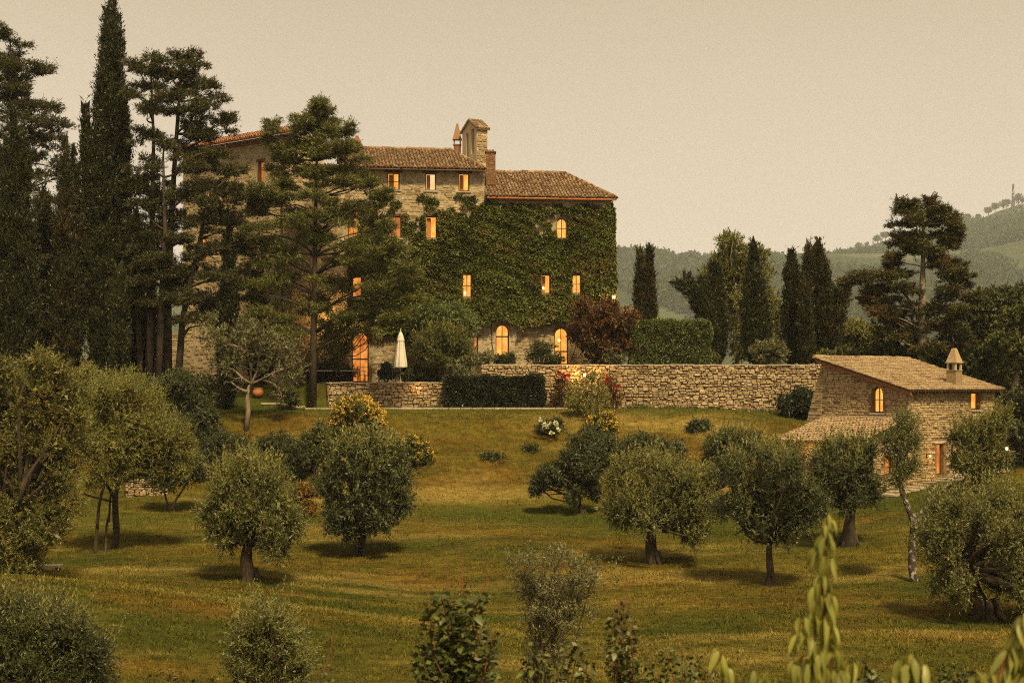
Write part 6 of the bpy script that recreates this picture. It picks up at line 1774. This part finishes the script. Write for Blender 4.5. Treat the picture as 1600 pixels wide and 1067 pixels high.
m = MB(); m.lathe(pb, [(0.22, zc(533)), (0.215, zc(531)), (0.15, zc(524)), (0.06, zc(519)), (0.02, zc(518))], 32, lambda k, z: 1+0.05*math.cos(k*math.pi/2)); m.build('canopy_cap', M['cloth'], um)
m = MB(); m.lathe(pb+Vector((0, 0, zc(518))), [(0.02, 0), (0.045, 0.04), (0.02, 0.09)], 8); m.build('finial', M['white_metal'], um)

def table(label, px, d, L, W_, rot=0.0):
    b = gb(px, d); t = thing('patio_table', label, 'table', b, 'patio tables')
    u = Vector((math.cos(rot), math.sin(rot), 0)); v = Vector((-u.y, u.x, 0))
    m = MB(); m.box(b+Vector((0, 0, 0.74)), u*L/2, v*W_/2, (0, 0, 0.02)); m.build('table_top', M['white_metal'], t)
    for sx_ in (-1, 1):
        for sy_ in (-1, 1):
            q = b+u*sx_*(L/2-.08)+v*sy_*(W_/2-.08)
            m = MB(); m.tube([q, q+Vector((0, 0, 0.718))], 0.02, 6); m.build('leg', M['iron'], t)
table('pale topped patio table at the left end of the patio', 507, 95.9, 1.0, 0.7)
table('pale topped patio table in front of the big arched door', 552, 95.9, 1.5, 0.8)
def chair(label, px, d, rot):
    b = gb(px, d); t = thing('patio_chair', label, 'chair', b, 'patio chairs')
    u = Vector((math.cos(rot), math.sin(rot), 0)); v = Vector((-u.y, u.x, 0))
    m = MB(); m.box(b+Vector((0, 0, 0.44)), u*0.21, v*0.21, (0, 0, 0.02)); m.build('seat', M['door_wood'], t)
    m = MB()
    for z in (0.58, 0.70, 0.82): m.box(b+v*0.2+Vector((0, 0, z)), u*0.2, v*0.012, (0, 0, 0.035))
    for s in (-1, 1): m.tube([b+v*0.2+u*s*0.2+Vector((0, 0, .42)), b+v*0.23+u*s*0.2+Vector((0, 0, .88))], 0.016, 6)
    m.build('backrest', M['door_wood'], t)
    for sx_ in (-1, 1):
        for sy_ in (-1, 1):
            q = b+u*sx_*.18+v*sy_*.18
            m = MB(); m.tube([q, q+Vector((0, 0, .42))], 0.016, 6); m.build('leg', M['iron'], t)
chair('wooden patio chair at the left end of the longer table', 531, 96.2, R(90))
chair('wooden patio chair behind the longer table, seen against the lit door', 556, 96.7, 0)
chair('wooden patio chair at the right end of the longer table', 575, 96.1, R(-90))
# iron rail beside the door
rb = gb(578, 96.9)
t = thing('handrail', 'thin dark iron handrail beside the big arched door', 'railing', rb)
for dx in (0, 0.75):
    m = MB(); q = Vector((rb.x-dx, rb.y, rb.z)); m.tube([q, q+Vector((0, 0, 0.95))], 0.018, 6); m.build('post', M['iron'], t)
m = MB(); m.tube([rb+Vector((0.04, 0, .95)), rb+Vector((-0.8, 0, .95))], 0.02, 6); m.tube([rb+Vector((0, 0, .5)), rb+Vector((-0.75, 0, .5))], 0.012, 6); m.build('rail', M['iron'], t)
# terracotta pot
q = hit(403, 621, 80, 99); q = gb(403, max(q.y, 93.5))
t = thing('flower_pot', 'round terracotta pot on the lawn beside the bare branched tree', 'pot', q)
m = MB(); m.lathe(q, [(0.16, 0), (0.28, 0.10), (0.34, 0.26), (0.30, 0.42), (0.24, 0.48), (0.28, 0.52), (0.27, 0.56), (0.2, 0.55)], 20); m.build('pot', M['terracotta'], t, True)
# wooden rail fence left of the wing
q = gb(318, 93)
t = thing('rail_fence', 'short pale post and rail fence under the many stemmed cedar', 'fence', q)
for k in range(3):
    m = MB(); p = q+Vector(((k-1)*0.7, 0, 0)); m.tube([p-Vector((0, 0, .15)), p+Vector((0, 0, 0.75))], 0.03, 6); m.build('post', M['bark_pale'], t)
for z in (0.35, 0.68):
    m = MB(); m.box(q+Vector((0, -0.035, z)), (0.78, 0, 0), (0, 0.012, 0), (0, 0, 0.035)); m.build('rail', M['bark_pale'], t)
# stone bench slab on the left of the field
q = hit(77, 893)
t = thing('stone_bench', 'low pale stone bench half hidden beside the left edge tree', 'bench', q)
m = MB(); m.box(q+Vector((0, 0, 0.22)), (0.48, 0.06, 0), (-0.02, 0.2, 0), (0, 0, 0.04)); m.build('seat', M['coping'], t)
for s in (-1, 1):
    m = MB(); m.box(q+Vector((s*0.32, s*0.04, 0.06)), (0.06, 0, 0), (0, 0.16, 0), (0, 0, 0.12)); m.build('leg', M['mortar'], t)

# ------------------------------------------------------------------ plants close to the camera
rng = np.random.RandomState(91)
def low(px, d): return gb(px, d)
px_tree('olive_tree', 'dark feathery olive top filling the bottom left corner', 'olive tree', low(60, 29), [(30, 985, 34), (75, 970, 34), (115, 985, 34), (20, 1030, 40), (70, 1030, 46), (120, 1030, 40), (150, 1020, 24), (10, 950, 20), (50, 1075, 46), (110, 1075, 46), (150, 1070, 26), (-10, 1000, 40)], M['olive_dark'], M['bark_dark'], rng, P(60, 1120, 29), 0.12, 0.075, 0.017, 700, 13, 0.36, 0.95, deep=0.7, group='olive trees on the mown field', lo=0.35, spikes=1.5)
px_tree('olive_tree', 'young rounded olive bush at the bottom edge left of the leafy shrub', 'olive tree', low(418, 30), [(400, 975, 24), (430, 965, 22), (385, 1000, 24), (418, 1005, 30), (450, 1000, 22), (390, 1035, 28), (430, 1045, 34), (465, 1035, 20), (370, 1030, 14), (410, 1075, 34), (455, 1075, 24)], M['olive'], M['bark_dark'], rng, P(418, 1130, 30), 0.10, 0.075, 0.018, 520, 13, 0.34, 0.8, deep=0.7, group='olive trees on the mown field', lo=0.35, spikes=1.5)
# wiry fan shaped shrub
D_ = 36; b = gb(845, D_)
t = thing('wiry_shrub', 'wiry fan shaped shrub with bare twigs and fine grey leaves', 'shrub', b)
m = MB(); tips = []
for k in range(11):
    tip = P(815+k*12+rng.uniform(-4, 4), 925+rng.uniform(-28, 22)-12*math.sin(k/10*math.pi), D_+rng.uniform(-.5, .5))
    pts = limb(m, b+Vector((rng.normal(0, .05), rng.normal(0, .05), 0)), tip, 0.035, 0.010, rng, 0.07, 6, 5)
    for q in pts[2:]:
        for j in range(7):
            e = q+Vector((rng.normal(0, .22), rng.normal(0, .22), rng.uniform(0.05, .42))); limb(m, q, e, 0.008, 0.003, rng, 0.1, 2, 4); tips.append(e)
            for jj in range(2):
                e2 = e+Vector((rng.normal(0, .12), rng.normal(0, .12), rng.uniform(0.0, .2))); m.tube([e, e2], [0.004, 0.002], 3); tips.append(e2)
m.build('stems', M['bark'], t)
T_ = np.array([tuple(q) for q in tips]); top = T_[:, 2] > np.quantile(T_[:, 2], 0.35); T_ = np.concatenate([T_[top], T_[::5]])
leaf_obj('foliage', shoots_to_leaves(T_, rng.normal(0, .4, T_.shape)+np.array([0, 0, .8]), 0.18, 16, 0.07, 0.022, rng), M['grey_leaf'], t)

# leafy plants whose leaves can be told apart
def leaf_shape(rng, L, W_, curl=0.25, fold=0.2, seg=4):
    V, Fc = [], []
    for i in range(seg+1):
        s = i/seg; w_ = W_/2*math.sin(math.pi*(0.06+0.94*s)**0.75)*(1 if s < 1 else 0)
        y = L*s; z = -curl*L*s*s
        V += [(-w_, y, z+fold*w_), (0, y, z), (w_, y, z+fold*w_)]
    for i in range(seg):
        a = i*3
        Fc += [(a, a+1, a+4, a+3), (a+1, a+2, a+5, a+4)]
    return V, Fc
def leaf_variants(mat, k, L, W_, curl, rng, seg=4, fold=0.25):
    out = []
    for i in range(k):
        V, Fc = leaf_shape(rng, L*rng.uniform(.85, 1.15), W_*rng.uniform(.85, 1.15), curl*rng.uniform(.5, 1.5), fold*rng.uniform(.2, 1.4), seg)
        me = bpy.data.meshes.new('leaf'); me.from_pydata(V, [], Fc); me.materials.append(mat); me.polygons.foreach_set('use_smooth', [True]*len(Fc)); me.update(); out.append(me)
    return out
def place_leaf(me, parent, p, axis, up, s):
    """leaf grows from p along axis"""
    y = Vector(axis).normalized(); z = Vector(up); z = (z-y*z.dot(y)); z = z.normalized() if z.length > 1e-4 else y.orthogonal().normalized()
    x = y.cross(z)
    o = link('leaf', me, None, parent); q = Vector(p)-base_of(parent)
    o.matrix_local = Matrix(((x.x*s, y.x*s, z.x*s, q.x), (x.y*s, y.y*s, z.y*s, q.y), (x.z*s, y.z*s, z.z*s, q.z), (0, 0, 0, 1)))
    return o
BR_LEAF = leaf_variants(M['bramble'], 6, 0.105, 0.062, 0.25, rng, seg=3)
def leafy(label, base, d, stems, rng, leaves, stuff=0, stalks=(), lw=1.0, name='leafy_shrub', spread=0.16, lo=0.15):
    t = thing(name, label, 'shrub', base)
    m = MB(); sp = []
    for (x, y, sw_) in stems:
        tip = P(x, y, d+rng.uniform(-.25, .25))
        pts = limb(m, Vector(base)+Vector((rng.normal(0, .08), rng.normal(0, .08), 0)), tip, 0.016, 0.005, rng, 0.05, 7, 5); sp.append((pts, sw_))
    for x0, y0, x1, y1 in stalks: m.tube([P(x0, y0, d), P((x0+x1)/2+3, (y0+y1)/2, d), P(x1, y1, d)], [0.008, 0.006, 0.003], 4)
    m.build('stems', M['red_stem'] if stalks else M['bark'], t)
    vis = []
    ws = np.array([s for _, s in sp]); ws = ws/ws.sum()
    def spot():
        pts, sw_ = sp[rng.choice(len(sp), p=ws)]
        f = lo+(1-lo)*rng.random()**0.8; i = f*(len(pts)-1); a = pts[int(i)].lerp(pts[min(int(i)+1, len(pts)-1)], i-int(i))
        th = rng.random()*2*math.pi; e = rng.uniform(-0.4, 0.5)
        dv = Vector((math.cos(th)*math.cos(e), math.sin(th)*math.cos(e), math.sin(e)))
        r_ = spread*sw_*(1.15-f*0.75)*rng.random()**0.5
        return a+dv*r_, dv
    for k in range(leaves):
        p, dv = spot()
        place_leaf(BR_LEAF[rng.randint(len(BR_LEAF))], t, p, dv+Vector((0, 0, -0.25)), Vector((0, 0, 1))+Vector(rng.normal(0, .35, 3)), lw*rng.uniform(.7, 1.25))
    if stuff:
        C, A = [], []
        for k in range(stuff):
            p, dv = spot(); C.append(tuple(p)); A.append(tuple(dv))
        o = leaf_obj('small_leaves', diamond_leaves(np.array(C), np.array(A)+rng.normal(0, .4, (stuff, 3)), 0.085*lw*rng.uniform(.6, 1.1, stuff), 0.05*lw, rng), M['bramble'], t); tag(o, kind='stuff')
    return t
leafy('tall leafy green shrub with loose top at the bottom centre', gb(715, 15), 15, [(672, 945, 1.2), (690, 930, 1.5), (712, 925, 1.6), (735, 940, 1.6), (755, 925, 1.2), (768, 990, 1.2), (665, 1010, 1.2), (700, 970, 1.8), (725, 985, 1.9), (742, 1010, 1.8), (680, 1030, 1.6)], rng, 300, 2600,
      stalks=[(722, 930, 718, 848), (672, 935, 658, 900), (755, 925, 762, 880), (700, 930, 694, 872)], spread=0.13, lo=0.45)
leafy('narrow upright leafy plant with a thin flower stalk', gb(972, 15), 15, [(960, 965, 1.0), (972, 945, 1.0), (984, 975, 1.0), (968, 990, 1.5), (955, 1000, 1.0), (990, 1005, 1.0)], rng, 180, 900, stalks=[(976, 955, 978, 890), (966, 965, 964, 920)], spread=0.11, lo=0.45, lw=0.85)
leafy('small leafy plant at the foot of the wiry shrub', gb(845, 15.5), 15.5, [(838, 1000, 0.9), (850, 1020, 1.2), (826, 1030, 1.0)], rng, 70, 350, spread=0.12, lo=0.55, lw=0.85)
leafy('low leafy plant right of the wiry shrub at the bottom', gb(895, 15.5), 15.5, [(885, 1010, 1.2), (905, 1005, 1.2), (918, 1035, 1.2), (872, 1040, 1.0)], rng, 90, 400, spread=0.13, lo=0.55, lw=0.85)
leafy('low spreading leafy bush at the bottom right of centre', gb(1050, 17), 17, [(1015, 1035, 1.4), (1040, 1015, 1.3), (1065, 1005, 1.3), (1090, 1025, 1.4), (1110, 1045, 1.3), (1030, 1050, 1.6), (1070, 1045, 1.7)], rng, 170, 1100, stalks=[(1065, 1010, 1060, 990)], spread=0.15, lo=0.55, lw=0.8)
leafy('low weedy plant with pale tips at the bottom edge left of centre', gb(500, 18), 18, [(490, 1045, 1), (510, 1040, 1), (525, 1060, 1)], rng, 40, 60, stalks=[(505, 1050, 522, 985)], spread=0.13, lo=0.6, lw=0.7)
leafy('low weedy plant beside the young olive at the bottom edge', gb(265, 20), 20, [(240, 1050, 1), (262, 1042, 1), (285, 1048, 1), (330, 1055, 1), (305, 1060, 1)], rng, 60, 90, spread=0.16, lo=0.7, lw=0.8)

# pale drooping leaved saplings right at the camera
DR = leaf_variants(M['droop_leaf'], 8, 0.150, 0.040, 0.45, rng, seg=5, fold=0.7)
def sapling(label, d, stem, rng, whorls, group='drooping leaved saplings close to the viewer', sc=1.0):
    base = gb(stem[0][0], d)
    t = thing('sapling', label, 'sapling', base, group)
    pts = [P(x, y, d) for x, y in stem]
    m = MB(); m.tube([base-Vector((0, 0, .05))]+pts, [0.012]+[0.0075*(1-0.75*i/len(pts)) for i in range(len(pts))], 6)
    m.build('stem', M['red_stem'], t)
    for (x, y, k, ln) in whorls:
        c = P(x, y, d)
        for i in range(k):
            a = 2*math.pi*(i+rng.random()*0.6)/k
            out_ = Vector((math.cos(a), math.sin(a)*0.9, 0))
            p1 = c + out_*0.016*rng.uniform(.5, 1.5)
            ax = out_*rng.uniform(0.35, 0.8) + Vector((0, 0, -rng.uniform(0.55, 1.3)))
            place_leaf(DR[rng.randint(len(DR))], t, p1 + Vector((0, 0, rng.uniform(-.02, .03))), ax, out_+Vector((0, 0, .3))+Vector(rng.normal(0, .3, 3)), ln*sc*rng.uniform(.7, 1.15))
    return t
sapling('tall pale sapling with drooping leaves rising at the bottom right', 7.6, [(1312, 1110), (1300, 1040), (1288, 960), (1284, 900), (1286, 850), (1294, 812)], rng,
        [(1294, 812, 7, .62), (1290, 835, 8, .75), (1287, 868, 8, .82), (1285, 905, 8, .9), (1284, 935, 6, .85), (1288, 968, 8, .95), (1270, 962, 6, .95), (1256, 966, 4, .95), (1300, 985, 5, .8), (1280, 1030, 8, 1), (1262, 1030, 6, .95), (1308, 1045, 6, .9), (1320, 1050, 4, .9), (1262, 995, 7, .9), (1306, 1012, 7, .9), (1246, 985, 5, .85), (1242, 1040, 6, .9), (1334, 1035, 6, .85), (1288, 1005, 6, .95), (1298, 925, 5, .85), (1272, 920, 5, .85), (1300, 880, 4, .75), (1276, 860, 4, .7)])
sapling('small drooping sapling between the leafy bush and the tall sapling', 7.8, [(1132, 1120), (1128, 1060), (1126, 1015)], rng, [(1126, 1018, 5, .8), (1130, 1030, 5, .85), (1136, 1050, 4, .8)])
sapling('low drooping sapling just left of the tall sapling base', 7.4, [(1180, 1130), (1178, 1050)], rng, [(1178, 1052, 7, .85), (1190, 1060, 5, .85), (1205, 1055, 4, .7)])
sapling('drooping sapling between the tall sapling and the right edge', 7.2, [(1415, 1140), (1420, 1080), (1425, 1030)], rng, [(1425, 1028, 8, .9), (1410, 1036, 7, .9), (1445, 1038, 7, .9), (1395, 1050, 4, .85), (1425, 1055, 7, .9)])
sapling('drooping sapling with red stem cut by the right edge', 7.0, [(1540, 1140), (1560, 1060), (1580, 1010), (1596, 962)], rng, [(1597, 960, 7, .85), (1590, 985, 7, .9), (1575, 1015, 6, .9), (1600, 1010, 7, .9), (1545, 1050, 8, .9), (1570, 1050, 8, .95), (1600, 1050, 8, .95), (1525, 1058, 5, .8)])

# weeds along the foot of the walls
rng = np.random.RandomState(121)
for i, px in enumerate([522, 566, 610, 660, 684, 858, 985, 1008, 1050, 1076, 1120, 1160, 1186, 1208]):
    d = (94.0 if px < 760 else 95.1-(px-752)/540*0.9)-rng.uniform(0.1, 0.35)
    b = gb(px, d); r_ = rng.uniform(0.10, 0.24)
    t = tag(thing('weed_tuft', 'small weedy tuft at the foot of the rubble wall', 'weed', b, 'weeds along the wall foot'), None)
    n = 160; C = np.array(b)+rng.normal(0, 1, (n, 3))*np.array([r_*1.3, r_*0.7, 0.02]); A = rng.normal(0, .45, (n, 3)); A[:, 2] = 1
    leaf_obj('leaves', tri_leaves(C, A, r_*1.6*rng.uniform(.5, 1.2, n), 0.04, rng), M['oak_bright'] if i % 3 else M['grey_leaf'], t)
rng = np.random.RandomState(131)
leafy('leafy green shrub between the two low saplings at the bottom right', gb(1345, 16), 16, [(1325, 1050, 1.2), (1350, 1035, 1.2), (1372, 1048, 1.2), (1385, 1060, 1.1)], rng, 120, 500, spread=0.15, lo=0.6, lw=0.85)
leafy('leafy green shrub in the gap before the right edge sapling', gb(1490, 16), 16, [(1465, 1052, 1.2), (1488, 1040, 1.2), (1510, 1050, 1.2)], rng, 100, 400, spread=0.15, lo=0.6, lw=0.85)
